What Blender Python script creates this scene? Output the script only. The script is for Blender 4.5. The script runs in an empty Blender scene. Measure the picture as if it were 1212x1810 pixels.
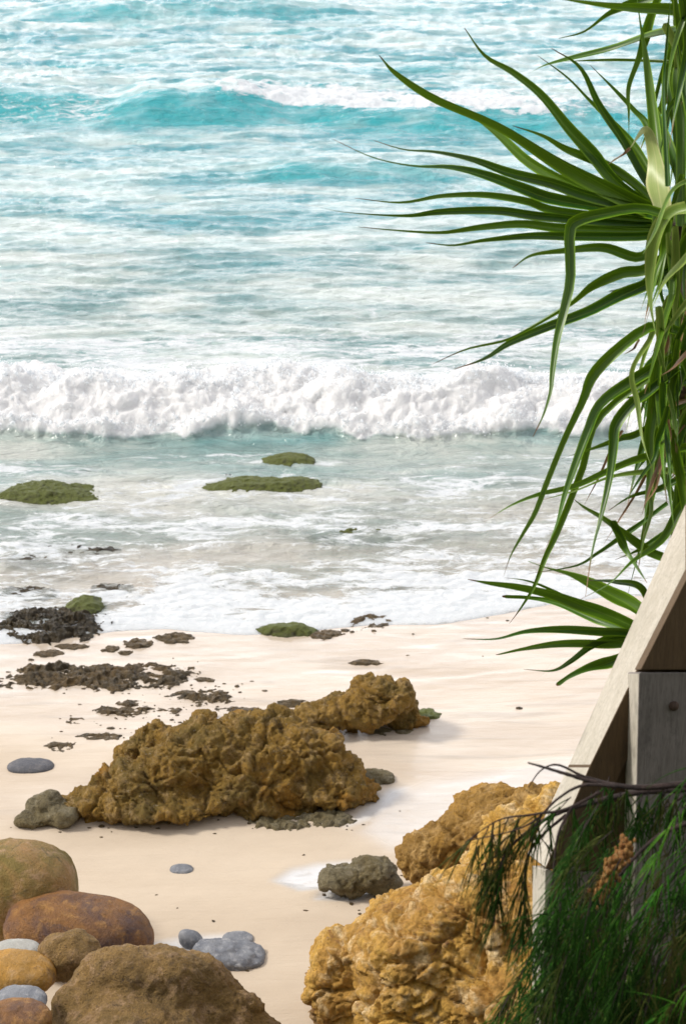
import bpy, bmesh, math, random
import numpy as np
from mathutils import Vector

R = math.radians
random.seed(7)
rng = np.random.default_rng(7)
scene = bpy.context.scene
COL = scene.collection

# ------------------------------------------------------------------ camera
CAM_H = 7.6
PITCH = R(21.8)
LENS, SENS = 70.0, 36.0
FPX = 1810 * LENS / SENS                      # focal length in photograph pixels
cam_data = bpy.data.cameras.new('camera')
cam_data.sensor_fit = 'VERTICAL'
cam_data.sensor_height = SENS
cam_data.lens = LENS
cam_data.clip_start = 0.1
cam_data.clip_end = 6000
cam = bpy.data.objects.new('camera', cam_data)
COL.objects.link(cam)
cam.location = (0, 0, CAM_H)
cam.rotation_euler = (R(90) - PITCH, 0, 0)
scene.camera = cam
cam_data.dof.use_dof = True
cam_data.dof.focus_distance = 8.5
cam_data.dof.aperture_fstop = 9.0

# ------------------------------------------------------------------ sky, sun, exposure
SUN_EL, SUN_AZ = R(42), R(-82)                # azimuth measured from +Y (out to sea), negative = left
world = bpy.data.worlds.new('World')
scene.world = world
world.use_nodes = True
wn, wl = world.node_tree.nodes, world.node_tree.links
wn.clear()
w_out = wn.new('ShaderNodeOutputWorld')
w_bg = wn.new('ShaderNodeBackground')
w_sky = wn.new('ShaderNodeTexSky')
w_sky.sky_type = 'NISHITA'
w_sky.sun_disc = False
w_sky.sun_elevation = SUN_EL
w_sky.sun_rotation = SUN_AZ
w_sky.dust_density = 3.0
w_sky.air_density = 1.0
w_sky.ozone_density = 1.0
w_co = wn.new('ShaderNodeTexCoord')
w_map = wn.new('ShaderNodeMapping')
w_map.inputs['Scale'].default_value = (1, 1, 3)
w_noise = wn.new('ShaderNodeTexNoise')
w_noise.inputs['Scale'].default_value = 2.2
w_noise.inputs['Detail'].default_value = 6
w_ramp = wn.new('ShaderNodeMapRange')
w_ramp.inputs[1].default_value = 0.3
w_ramp.inputs[2].default_value = 0.65
w_ramp.inputs[3].default_value = 0.35
w_ramp.inputs[4].default_value = 0.9
w_mix = wn.new('ShaderNodeMixRGB')
w_mix.inputs[2].default_value = (8.0, 7.75, 7.75, 1)       # thin bright cloud
wl.new(w_co.outputs['Generated'], w_map.inputs[0])
wl.new(w_map.outputs[0], w_noise.inputs['Vector'])
wl.new(w_noise.outputs['Fac'], w_ramp.inputs[0])
wl.new(w_ramp.outputs[0], w_mix.inputs[0])
wl.new(w_sky.outputs[0], w_mix.inputs[1])
w_sep = wn.new('ShaderNodeSeparateXYZ')
wl.new(w_co.outputs['Generated'], w_sep.inputs[0])
w_hz = wn.new('ShaderNodeMapRange')               # haze: the sky pales and brightens towards the horizon
w_hz.interpolation_type = 'SMOOTHSTEP'
w_hz.inputs[1].default_value = 0.0
w_hz.inputs[2].default_value = 0.55
w_hz.inputs[3].default_value = 2.5
w_hz.inputs[4].default_value = 0.95
wl.new(w_sep.outputs[2], w_hz.inputs[0])
w_mul = wn.new('ShaderNodeVectorMath')
w_mul.operation = 'SCALE'
wl.new(w_mix.outputs[0], w_mul.inputs[0])
wl.new(w_hz.outputs[0], w_mul.inputs['Scale'])
wl.new(w_mul.outputs[0], w_bg.inputs[0])
w_bg.inputs[1].default_value = 0.12
wl.new(w_bg.outputs[0], w_out.inputs[0])

sd = bpy.data.lights.new('sun', 'SUN')
sd.energy = 2.6
sd.angle = R(10)
sd.color = (1.0, 0.95, 0.87)
sun = bpy.data.objects.new('sun', sd)
COL.objects.link(sun)
sdir = Vector((math.cos(SUN_EL) * math.sin(SUN_AZ), math.cos(SUN_EL) * math.cos(SUN_AZ), math.sin(SUN_EL)))
sun.rotation_euler = sdir.to_track_quat('Z', 'Y').to_euler()

scene.view_settings.view_transform = 'Standard'
scene.view_settings.look = 'None'
scene.view_settings.gamma = 1
scene.view_settings.use_curve_mapping = False
scene.view_settings.exposure = 0.27
scene.cycles.max_bounces = 8
scene.cycles.diffuse_bounces = 8
scene.cycles.transparent_max_bounces = 8

# ------------------------------------------------------------------ projection helpers (photo pixel -> place)
CP, SP = math.cos(PITCH), math.sin(PITCH)


def ray(px, py):
    dx, dy = (px - 606) / FPX, (905 - py) / FPX
    return np.array([dx, CP + dy * SP, -SP + dy * CP])


def at_z(px, py, z=0.0):
    d = ray(px, py)
    t = (z - CAM_H) / d[2]
    return np.array([0, 0, CAM_H]) + t * d


def at_d(px, py, depth):
    return np.array([0, 0, CAM_H]) + depth * ray(px, py)


def at_plane(px, py, y0, k, x0=0.8):
    """vertical plane y = y0 + k (x - x0)"""
    d = ray(px, py)
    t = (y0 - k * x0) / (d[1] - k * d[0])
    return np.array([0, 0, CAM_H]) + t * d


# ------------------------------------------------------------------ noise in numpy
def _hash(ix, iy, iz, seed):
    h = (ix.astype(np.int64) * 374761393 + iy.astype(np.int64) * 668265263 + iz.astype(np.int64) * 2147483647 * 3 + seed * 974634777) & 0xFFFFFFFF
    h = ((h ^ (h >> 13)) * 1274126177) & 0xFFFFFFFF
    h = ((h ^ (h >> 16)) * 2246822519) & 0xFFFFFFFF
    return (h ^ (h >> 15)) & 0xFFFFFFFF


_G3 = np.array([[1, 1, 0], [-1, 1, 0], [1, -1, 0], [-1, -1, 0], [1, 0, 1], [-1, 0, 1], [1, 0, -1], [-1, 0, -1],
                [0, 1, 1], [0, -1, 1], [0, 1, -1], [0, -1, -1], [1, 1, 0], [-1, 1, 0], [0, -1, 1], [0, -1, -1]], float)
_A = np.linspace(0, 2 * np.pi, 64, endpoint=False)
_G2 = np.stack([np.cos(_A), np.sin(_A)], 1) * 1.4


def fade(t):
    return t * t * t * (t * (t * 6 - 15) + 10)


def n3(p, seed=0):
    i = np.floor(p).astype(np.int64)
    f = p - i
    u = fade(f)
    out = 0
    for dx in (0, 1):
        wx = u[:, 0] if dx else 1 - u[:, 0]
        for dy in (0, 1):
            wy = u[:, 1] if dy else 1 - u[:, 1]
            for dz in (0, 1):
                wz = u[:, 2] if dz else 1 - u[:, 2]
                g = _G3[_hash(i[:, 0] + dx, i[:, 1] + dy, i[:, 2] + dz, seed) & 15]
                out = out + wx * wy * wz * (g[:, 0] * (f[:, 0] - dx) + g[:, 1] * (f[:, 1] - dy) + g[:, 2] * (f[:, 2] - dz))
    return out


def n2(x, y, seed=0):
    ix, iy = np.floor(x).astype(np.int64), np.floor(y).astype(np.int64)
    fx, fy = x - ix, y - iy
    ux, uy = fade(fx), fade(fy)
    z = np.zeros_like(ix)
    out = 0
    for dx in (0, 1):
        wx = ux if dx else 1 - ux
        for dy in (0, 1):
            wy = uy if dy else 1 - uy
            g = _G2[_hash(ix + dx, iy + dy, z, seed) & 63]
            out = out + wx * wy * (g[..., 0] * (fx - dx) + g[..., 1] * (fy - dy))
    return out


def fbm3(p, octv=4, seed=0, gain=0.5, ridged=False):
    a, s, out = 1.0, 0, 0
    q = p.copy()
    for o in range(octv):
        v = n3(q, seed + o * 17)
        if ridged:
            v = 1 - 2 * np.abs(v) - 0.5
        out = out + a * v
        s += a
        a *= gain
        q = q * 2.07 + 5.1
    return out / s


def fbm2(x, y, octv=4, seed=0, gain=0.5, ridged=False):
    a, s, out = 1.0, 0, 0
    for o in range(octv):
        v = n2(x, y, seed + o * 17)
        if ridged:
            v = 1 - 2 * np.abs(v) - 0.5
        out = out + a * v
        s += a
        a *= gain
        x, y = x * 2.03 + 3.3, y * 2.03 + 7.7
    return out / s


def cells3(p, seed=0):
    """F1, F2 of a cellular pattern and a random value per nearest cell"""
    i = np.floor(p).astype(np.int64)
    f1 = np.full(len(p), 9.0)
    f2 = np.full(len(p), 9.0)
    rv = np.zeros(len(p))
    for dx in (-1, 0, 1):
        for dy in (-1, 0, 1):
            for dz in (-1, 0, 1):
                c = i + np.array([dx, dy, dz])
                h = _hash(c[:, 0], c[:, 1], c[:, 2], seed)
                off = np.stack([(h & 1023) / 1023, ((h >> 10) & 1023) / 1023, ((h >> 20) & 1023) / 1023], 1)
                d = np.linalg.norm(c + off - p, axis=1)
                nearer = d < f1
                f2 = np.where(nearer, f1, np.minimum(f2, d))
                rv = np.where(nearer, (h & 255) / 255, rv)
                f1 = np.where(nearer, d, f1)
    return f1, f2, rv


def facets3(p, seed=0):
    """every cell tilts its own way: flat broken faces meeting in edges; also F2 - F1"""
    i = np.floor(p).astype(np.int64)
    f1 = np.full(len(p), 9.0)
    f2 = np.full(len(p), 9.0)
    val = np.zeros(len(p))
    for dx in (-1, 0, 1):
        for dy in (-1, 0, 1):
            for dz in (-1, 0, 1):
                c = i + np.array([dx, dy, dz])
                h = _hash(c[:, 0], c[:, 1], c[:, 2], seed)
                off = np.stack([(h & 1023) / 1023, ((h >> 10) & 1023) / 1023, ((h >> 20) & 1023) / 1023], 1)
                dv = p - (c + off)
                d = np.linalg.norm(dv, axis=1)
                h2 = _hash(c[:, 0], c[:, 1], c[:, 2], seed + 77)
                g = np.stack([(h2 & 1023) / 1023, ((h2 >> 10) & 1023) / 1023, ((h2 >> 20) & 1023) / 1023], 1) - 0.5
                nearer = d < f1
                f2 = np.where(nearer, f1, np.minimum(f2, d))
                val = np.where(nearer, 1.6 * (g * dv).sum(1) + (h & 255) / 255 * 0.7 - 0.35, val)
                f1 = np.where(nearer, d, f1)
    return val, f2 - f1


def smooth(a, b, v):
    t = np.clip((v - a) / (b - a), 0, 1)
    return t * t * (3 - 2 * t)


# ------------------------------------------------------------------ object helpers
def tag(o, label=None, cat=None, group=None, kind=None):
    if label: o['label'] = label
    if cat: o['category'] = cat
    if group: o['group'] = group
    if kind: o['kind'] = kind
    return o


def mesh_obj(name, verts, faces, mat=None, parent=None, smooth_shade=True, attrs=None):
    verts = np.asarray(verts, dtype=np.float32)
    me = bpy.data.meshes.new(name)
    if isinstance(faces, np.ndarray):
        k = faces.shape[1]
        me.vertices.add(len(verts))
        me.vertices.foreach_set('co', verts.ravel())
        me.loops.add(faces.size)
        me.loops.foreach_set('vertex_index', faces.astype(np.int32).ravel())
        me.polygons.add(len(faces))
        me.polygons.foreach_set('loop_start', np.arange(0, faces.size, k, dtype=np.int32))
        me.update(calc_edges=True)
    else:
        me.from_pydata([tuple(map(float, v)) for v in verts], [], faces)
        me.update()
    if smooth_shade:
        me.polygons.foreach_set('use_smooth', np.ones(len(me.polygons), dtype=bool))
    for an, av in (attrs or {}).items():
        at = me.attributes.new(an, 'FLOAT', 'POINT')
        at.data.foreach_set('value', np.asarray(av, dtype=np.float32).ravel())
    me.validate()
    o = bpy.data.objects.new(name, me)
    COL.objects.link(o)
    if mat: me.materials.append(mat)
    if parent: o.parent = parent
    return o


def empty(name, loc=(0, 0, 0)):
    o = bpy.data.objects.new(name, None)
    COL.objects.link(o)
    o.location = tuple(map(float, loc))
    return o


def grid_faces(nr, nc):
    i = np.arange((nr - 1) * (nc - 1))
    r, c = i // (nc - 1), i % (nc - 1)
    a = r * nc + c
    return np.stack([a, a + 1, a + nc + 1, a + nc], 1)


# ------------------------------------------------------------------ material helpers
class NT:
    def __init__(self, name):
        self.m = bpy.data.materials.new(name)
        self.m.use_nodes = True
        self.t = self.m.node_tree
        self.t.nodes.clear()
        self.out = self.t.nodes.new('ShaderNodeOutputMaterial')
        self.co = self.t.nodes.new('ShaderNodeTexCoord').outputs['Object']

    def node(self, kind, **inp):
        n = self.t.nodes.new(kind)
        for k, v in inp.items():
            self.set(n, k, v)
        return n

    def set(self, n, k, v):
        s = n.inputs[int(k[1:])] if k[0] == '_' and k[1:].isdigit() else n.inputs[k]
        if isinstance(v, bpy.types.NodeSocket):
            self.t.links.new(v, s)
        else:
            if isinstance(v, (tuple, list)) and len(v) == 3 and s.type == 'RGBA':
                v = (*v, 1)
            s.default_value = v

    def attr(self, name):
        n = self.t.nodes.new('ShaderNodeAttribute')
        n.attribute_name = name
        return n.outputs['Fac']

    def scaled(self, sc, rot=(0, 0, 0)):
        n = self.t.nodes.new('ShaderNodeMapping')
        n.inputs['Scale'].default_value = sc
        n.inputs['Rotation'].default_value = rot
        self.t.links.new(self.co, n.inputs[0])
        return n.outputs[0]

    def noise(self, scale, detail=5, rough=0.55, vec=None, dist=0.0):
        n = self.t.nodes.new('ShaderNodeTexNoise')
        n.inputs['Scale'].default_value = scale
        n.inputs['Detail'].default_value = detail
        n.inputs['Roughness'].default_value = rough
        n.inputs['Distortion'].default_value = dist
        self.t.links.new(vec or self.co, n.inputs['Vector'])
        return n.outputs['Fac']

    def vor(self, scale, vec=None, feature='F1', out='Distance'):
        n = self.t.nodes.new('ShaderNodeTexVoronoi')
        n.feature = feature
        n.inputs['Scale'].default_value = scale
        self.t.links.new(vec or self.co, n.inputs['Vector'])
        return n.outputs[out]

    def rng(self, v, a, b, c=0.0, d=1.0, sm=True):
        n = self.t.nodes.new('ShaderNodeMapRange')
        if sm: n.interpolation_type = 'SMOOTHSTEP'
        for k, x in enumerate((v, a, b, c, d)):
            if isinstance(x, bpy.types.NodeSocket):
                self.t.links.new(x, n.inputs[k])
            else:
                n.inputs[k].default_value = x
        return n.outputs[0]

    def math(self, op, a, b=0.0, c=0.0, clamp=False):
        n = self.t.nodes.new('ShaderNodeMath')
        n.operation = op
        n.use_clamp = clamp
        for k, x in enumerate((a, b, c)):
            if isinstance(x, bpy.types.NodeSocket):
                self.t.links.new(x, n.inputs[k])
            else:
                n.inputs[k].default_value = x
        return n.outputs[0]

    def mix(self, f, a, b, mode='MIX'):
        n = self.t.nodes.new('ShaderNodeMixRGB')
        n.blend_type = mode
        self.set(n, '_0', f)
        self.set(n, '_1', a)
        self.set(n, '_2', b)
        return n.outputs[0]

    def bump(self, h, strength=0.5, dist=0.02, normal=None):
        n = self.t.nodes.new('ShaderNodeBump')
        n.inputs['Strength'].default_value = strength
        n.inputs['Distance'].default_value = dist
        self.t.links.new(h, n.inputs['Height'])
        if normal: self.t.links.new(normal, n.inputs['Normal'])
        return n.outputs[0]

    def bsdf(self, **kw):
        n = self.t.nodes.new('ShaderNodeBsdfPrincipled')
        for k, v in kw.items():
            self.set(n, k.replace('_', ' '), v)
        return n

    def done(self, shader):
        self.t.links.new(shader, self.out.inputs[0])
        return self.m


# ------------------------------------------------------------------ shoreline
EDGE_PX = [(-400, 1142), (0, 1142), (130, 1128), (230, 1106), (330, 1112), (420, 1126), (520, 1122), (620, 1096), (700, 1110), (780, 1106), (860, 1086), (950, 1070),
           (1060, 1056), (1212, 1048), (1600, 1040)]
_ep = np.array([at_z(px, py, 0)[:2] for px, py in EDGE_PX])
_exx = np.linspace(_ep[0, 0] - 3, _ep[-1, 0] + 3, 200)
_eyy = np.convolve(np.pad(np.interp(_exx, _ep[:, 0], _ep[:, 1]), 6, mode='edge'), np.ones(13) / 13, 'valid')


def edge_y(x):
    return np.interp(x, _exx, _eyy)


def beach_z(x, y):
    ys = edge_y(x) + 0.05
    s = ys - y
    z = np.where(s > 0, 0.030 * s, 0.05 * s)
    z = np.maximum(z, -2.5)
    z = z + smooth(0.3, 2.5, s) * 0.030 * n2(x * 0.35, y * 0.5, 3) + 0.010 * n2(x * 1.1, y * 1.6, 4)
    z = z + 0.05 * smooth(0.3, 4, ys - y)
    # the bank that climbs to the camera; unseen rise behind added to block light
    bank = 6.0 - 0.63 * y + 0.25 * n2(x * 0.8, y * 0.8, 9)
    bank = np.where(y < -1.5, 6.9 + 0.95 * (-1.5 - y) + 0.6 * n2(x * 0.5, y * 0.5, 10), bank)
    bank = np.minimum(bank, 15 + 0.8 * n2(x * 0.2, y * 0.2, 11))
    w = smooth(9.6, 8.9, y)
    return z * (1 - w) + np.maximum(bank, z) * w


def sand_z(x, y):
    return float(beach_z(np.array([float(x)]), np.array([float(y)]))[0])


def on_sand(px, py):
    p = at_z(px, py, 0)
    for _ in range(6):
        p = at_z(px, py, sand_z(p[0], p[1]))
    return p


# ------------------------------------------------------------------ sand sheet
def axis(fine_a, fine_b, n, far_a, far_b, m=22):
    f = np.linspace(fine_a, fine_b, n)
    st = f[1] - f[0]
    lo = fine_a - np.cumsum(np.geomspace(st, 1, m) ** 1.0 * 0 + np.geomspace(st, (fine_a - far_a), m)) 
    lo = fine_a - np.geomspace(st * 1.5, fine_a - far_a, m)
    hi = fine_b + np.geomspace(st * 1.5, far_b - fine_b, m)
    return np.concatenate([lo[::-1], f, hi])


def poly_mask(X, Y, pix, soft=0.12):
    """1 inside a pixel polygon laid on the beach (signed distance softened)"""
    P = np.array([on_sand(*p)[:2] for p in pix])
    inside = np.zeros(X.shape, bool)
    dist = np.full(X.shape, 1e9)
    for a, b in zip(P, np.roll(P, -1, 0)):
        cond = ((a[1] > Y) != (b[1] > Y)) & (X < (b[0] - a[0]) * (Y - a[1]) / (b[1] - a[1] + 1e-12) + a[0])
        inside ^= cond
        ab = b - a
        t = np.clip(((X - a[0]) * ab[0] + (Y - a[1]) * ab[1]) / (ab @ ab), 0, 1)
        dist = np.minimum(dist, np.hypot(X - a[0] - t * ab[0], Y - a[1] - t * ab[1]))
    sdv = np.where(inside, dist, -dist)
    return smooth(-soft, soft, sdv)


def m_sand():
    n = NT('sand')
    wet = n.attr('wet')
    film = n.attr('film')
    painted_sheen = n.attr('painted_sheen')
    bank = n.attr('bank')
    g = n.noise(420, 2, 0.6)
    g2 = n.noise(60, 4, 0.6)
    big = n.noise(1.1, 4, 0.5, n.scaled((0.6, 1.6, 1)))
    dry = n.mix(n.rng(big, 0.3, 0.7), (0.52, 0.43, 0.325), (0.60, 0.505, 0.39))
    wetc = n.mix(n.rng(big, 0.35, 0.65), (0.57, 0.475, 0.375), (0.67, 0.58, 0.475))
    c = n.mix(wet, dry, wetc)
    c = n.mix(n.rng(g, 0.35, 0.7, 0.0, 0.30), c, (0.45, 0.34, 0.24))
    strk = n.noise(3.0, 6, 0.6, n.scaled((0.35, 2.6, 1), (0, 0, 0.18)), 0.6)
    c = n.mix(n.math('MULTIPLY', n.rng(strk, 0.52, 0.72, 0, 0.55), wet), c, (0.42, 0.36, 0.30))
    c = n.mix(n.math('MULTIPLY', painted_sheen, n.rng(n.noise(9, 7, 0.7), 0.25, 0.5, 0.55, 1.0)), c, (0.74, 0.77, 0.80))  # bluish-white sky sheen on puddles and wet film, painted into the sand colour
    c = n.mix(bank, c, n.mix(n.noise(7, 5), (0.03, 0.045, 0.012), (0.10, 0.09, 0.04)))
    rough = n.rng(wet, 0, 1, 0.85, 0.30, False)
    rough = n.mix(film, rough, (0.07, 0.07, 0.07))
    b = n.bump(g, 0.25, 0.004)
    b = n.bump(g2, 0.25, 0.01, b)
    b = n.bump(strk, 0.5, 0.03, b)
    s = n.bsdf(Base_Color=c, Roughness=rough, Normal=b)
    n.set(s, 'IOR', 1.42)
    n.set(s, 'Coat Weight', n.math('MAXIMUM', n.math('MULTIPLY', wet, 0.55), film))
    n.set(s, 'Coat Roughness', n.rng(film, 0, 0.6, 0.16, 0.05))
    n.set(s, 'Coat IOR', n.rng(film, 0, 0.8, 1.45, 1.75))
    return n.done(s.outputs[0])


MS = m_sand()
xs = axis(-7.0, 7.0, 440, -900, 900)
ys = np.concatenate([-np.geomspace(0.5, 900, 26)[::-1], np.linspace(0, 9.2, 50)[1:-1], np.linspace(9.2, 21.5, 460), np.linspace(21.6, 130, 24)])
X, Y = np.meshgrid(xs, ys)
Z = beach_z(X, Y)
s_ = edge_y(X) - Y
wet = smooth(0.8, 0.0, n2(X * 0.5, Y * 0.9, 21) * 0.5 + 0.35 + (-(Y - 13.6)) * 0.35)
right = poly_mask(X, Y, [(640, 1120), (1500, 1000), (1700, 1600), (1000, 1500), (760, 1480), (700, 1500), (640, 1470), (610, 1455), (650, 1425), (700, 1385), (640, 1330), (600, 1290)], 0.25)
wet = np.maximum(wet, right)
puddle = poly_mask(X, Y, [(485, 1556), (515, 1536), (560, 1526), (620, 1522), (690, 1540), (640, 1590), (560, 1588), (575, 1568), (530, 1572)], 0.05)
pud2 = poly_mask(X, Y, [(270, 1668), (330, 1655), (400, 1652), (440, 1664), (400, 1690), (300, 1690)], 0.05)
film = np.clip(puddle + pud2, 0, 1) * 0.9
pools = smooth(0.15, 0.35, fbm2(X * 0.55, Y * 1.4, 3, 31)) * smooth(15.4, 14.4, 0 * Y + 29.6 - Y)
film = np.maximum(film, pools * 0.75)
shore_film = smooth(1.6, 0.2, s_ + 0.7 * n2(X * 0.7, Y * 0.7, 33))
film = np.maximum(film, shore_film * 0.9)
film2 = poly_mask(X, Y, [(640, 1470), (690, 1400), (780, 1380), (1010, 1340), (1000, 1420), (860, 1400), (790, 1450), (740, 1480), (690, 1500)], 0.10)
film = np.maximum(film, film2 * 0.85)
painted_sheen = np.clip(puddle * 0.75 + pud2 * 0.7 + film2 * 0.25 + 0.5 * poly_mask(X, Y, [(610, 1462), (640, 1430), (690, 1395), (720, 1392), (690, 1420), (650, 1450)], 0.05), 0, 1)  # where the painted sky sheen lies: puddles and edges of the film
Z = Z - 0.02 * puddle - 0.015 * pud2 - 0.012 * pools
rip = 0.0035 * n2(X * 3 + Y * 0.6, Y * 9 - X * 0.5, 41) + 0.002 * n2(X * 9, Y * 16, 42)
Z = Z + rip * (Y > 9.2) * (Y < 21)
bankm = smooth(9.5, 8.8, Y + 0.2 * n2(X * 2, Y * 2, 51))
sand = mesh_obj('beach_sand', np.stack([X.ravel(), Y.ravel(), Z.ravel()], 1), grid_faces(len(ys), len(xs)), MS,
                attrs={'wet': wet.ravel(), 'film': film.ravel(), 'bank': bankm.ravel(), 'painted_sheen': painted_sheen.ravel()})
tag(sand, 'pale peach sand beach, wet and shining towards the water', kind='structure')


# ------------------------------------------------------------------ sea
def m_sea():
    n = NT('sea_water')
    foam, depth, teal, roll, film = n.attr('foam'), n.attr('depth'), n.attr('teal'), n.attr('roll'), n.attr('thin')
    st = n.scaled((0.33, 1.0, 0.6), (0, 0, 0.06))
    lace = n.noise(4.5, 10, 0.72, st, 1.6)
    lace2 = n.noise(17, 6, 0.6, n.scaled((0.4, 1.0, 1)), 1.0)
    patch = n.noise(1.0, 7, 0.62, n.scaled((0.30, 1.0, 1)), 0.5)  # pale patches: milky water, with sky reflection painted into the colour
    fm = n.math('ADD', n.math('MULTIPLY', lace, 0.75), n.math('MULTIPLY', lace2, 0.25))
    lo = n.math('SUBTRACT', 0.80, n.math('MULTIPLY', foam, 0.58))
    f = n.rng(fm, n.math('SUBTRACT', lo, 0.03), n.math('ADD', lo, 0.09))
    f = n.math('MAXIMUM', f, n.rng(roll, 0.25, 0.75))
    shallow = n.mix(n.rng(patch, 0.35, 0.65), (0.60, 0.60, 0.54), (0.26, 0.35, 0.32))
    mid = n.mix(n.rng(patch, 0.38, 0.62), (0.50, 0.56, 0.52), (0.11, 0.24, 0.235))
    deep = n.mix(n.rng(patch, 0.38, 0.62), (0.50, 0.64, 0.63), (0.04, 0.30, 0.36))
    c = n.mix(n.rng(depth, 0.0, 0.45), shallow, mid)
    c = n.mix(n.rng(depth, 0.45, 1.0), c, deep)
    c = n.mix(teal, c, (0.004, 0.33, 0.37))
    b = n.bump(n.noise(4.0, 6, 0.6, n.scaled((0.45, 1.25, 1), (0, 0, 0.1)), 0.6), 0.9, 0.16)
    b = n.bump(n.noise(16, 4, 0.6, n.scaled((0.5, 1.0, 1))), 0.35, 0.03, b)
    bf = n.bump(n.noise(14, 8, 0.7), 0.7, 0.05)
    w = n.bsdf(Base_Color=c, Roughness=0.10, Normal=b)
    n.set(w, 'IOR', 1.5)
    n.set(w, 'Coat Weight', 0.5)
    n.set(w, 'Coat Roughness', 0.2)
    n.set(w, 'Alpha', n.rng(film, 0, 1, 1.0, 0.35, False))
    fo = n.bsdf(Base_Color=n.mix(roll, n.mix(lace2, (0.66, 0.72, 0.76), (0.86, 0.88, 0.90)), (0.95, 0.965, 0.98)), Roughness=0.8, Normal=bf)
    n.set(fo, 'Subsurface Weight', 1.0)
    n.set(fo, 'Subsurface Radius', (1.0, 1.0, 1.0))
    n.set(fo, 'Subsurface Scale', 0.10)
    n.set(fo, 'IOR', 1.33)
    ft = n.node('ShaderNodeBsdfTranslucent', Color=(0.93, 0.96, 0.98), Normal=bf)
    fm2 = n.node('ShaderNodeMixShader', _0=0.2, _1=fo.outputs[0], _2=ft.outputs[0])
    mx = n.node('ShaderNodeMixShader', _0=f, _1=w.outputs[0], _2=fm2.outputs[0])
    return n.done(mx.outputs[0])


def m_foam():
    n = NT('breaking_foam')
    b = n.bump(n.noise(40, 4, 0.7), 0.5, 0.02)
    s = n.bsdf(Base_Color=(0.95, 0.965, 0.98), Roughness=0.9, Normal=b)
    t = n.node('ShaderNodeBsdfTranslucent', Color=(0.95, 0.975, 0.99))
    return n.done(n.node('ShaderNodeMixShader', _0=0.55, _1=s.outputs[0], _2=t.outputs[0]).outputs[0])


def bumpf(x, c, w):
    return np.exp(-((x - c) / w) ** 2)


rows = [15.0]
while rows[-1] < 78:
    yy = rows[-1]
    st = max(0.016, 0.85 * yy * yy / (CAM_H * FPX * 0.566))
    if 20.6 < yy < 22.2: st *= 0.7
    rows.append(yy + st)
rows = np.array(rows + list(np.geomspace(80, 4000, 30)))
cu = np.concatenate([-np.geomspace(1.32, 90, 22)[::-1], np.linspace(-1.3, 1.3, 760), np.geomspace(1.32, 90, 22)])
CU, YR = np.meshgrid(cu, rows)
XX = CU * YR * 0.172 * 1.08
YY = YR.copy()
fine = smooth(120, 60, YY) * smooth(2.0, 1.3, np.abs(CU))
off = YY - edge_y(XX)
shore = smooth(0.0, 2.5, off)
far = smooth(23, 50, YY)
# swell, chop and ripples, long axis along the shore
warp = 0.6 * n2(XX * 0.25, YY * 0.25, 60)
sw = 0.11 * fbm2(XX * 0.16, YY * 0.55 + warp, 2, 61) * (0.4 + far * 1.3)
ch = 0.085 * (fbm2(XX * 0.55 + warp, YY * 1.9 + warp * 2, 3, 63, 0.55, True)) * (0.55 + far * 0.9)
rp = 0.022 * fbm2(XX * 2.0, YY * 4.2, 3, 66, 0.6)
Zs = (sw + ch) * shore * fine + rp * fine * (0.35 + 0.65 * shore)

# shore break
xp = XX / YY * FPX / 1.0 * 0.93 + 606
y1 = 21.45 + 0.22 * n2(XX * 0.55, 0 * XX + 3, 70) + 0.10 * n2(XX * 2.1, 0 * XX + 8, 71) + 0.04 * n2(XX * 6, 0 * XX + 1, 72)
q = YY - y1
h1 = 0.29 + 0.10 * n2(XX * 0.5, 0 * XX + 5, 73) + 0.07 * n2(XX * 1.4, 0 * XX + 2, 74)
prof = smooth(-0.15, 1.0, q) ** 0.8 * (1 - 0.55 * smooth(0.9, 1.9, q)) * (1 - smooth(1.2, 4.5, q))
Zs += h1 * prof
Zs -= 0.07 * bumpf(q, -0.5, 0.5)
roll = smooth(-0.10, 0.02, q + 0.12 * fbm2(XX * 3, YY * 3, 3, 76)) * smooth(2.2, 1.2, q + 0.9 * fbm2(XX * 0.9, YY * 2.0, 3, 75))
P3 = np.stack([XX.ravel() * 1.0, YY.ravel() * 1.2, Zs.ravel() * 1.2], 1)
sel = (roll.ravel() > 0.001)
lump = np.zeros(len(P3)); lump2 = np.zeros(len(P3))
if sel.any():
    P4 = P3[sel] + 0.12 * np.stack([n3(P3[sel] * 3, 86), n3(P3[sel] * 3 + 5, 87), 0 * P3[sel][:, 0]], 1)
    lump[sel] = 0.17 * np.abs(n3(P4 * 1.3, 80)) + 0.060 * np.abs(n3(P4 * 4.2, 81)) + 0.040 * np.abs(n3(P4 * 10, 82)) + 0.026 * np.abs(n3(P4 * 24, 83))
    lump2[sel] = 0.08 * n3(P3[sel] * 3.2 + 9, 84) + 0.04 * n3(P3[sel] * 9 + 9, 85)
lump, lump2 = lump.reshape(XX.shape), lump2.reshape(XX.shape)
Zs += lump * roll * 1.3
YY = YY + lump2 * roll * smooth(1.4, 0.5, q)

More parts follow.
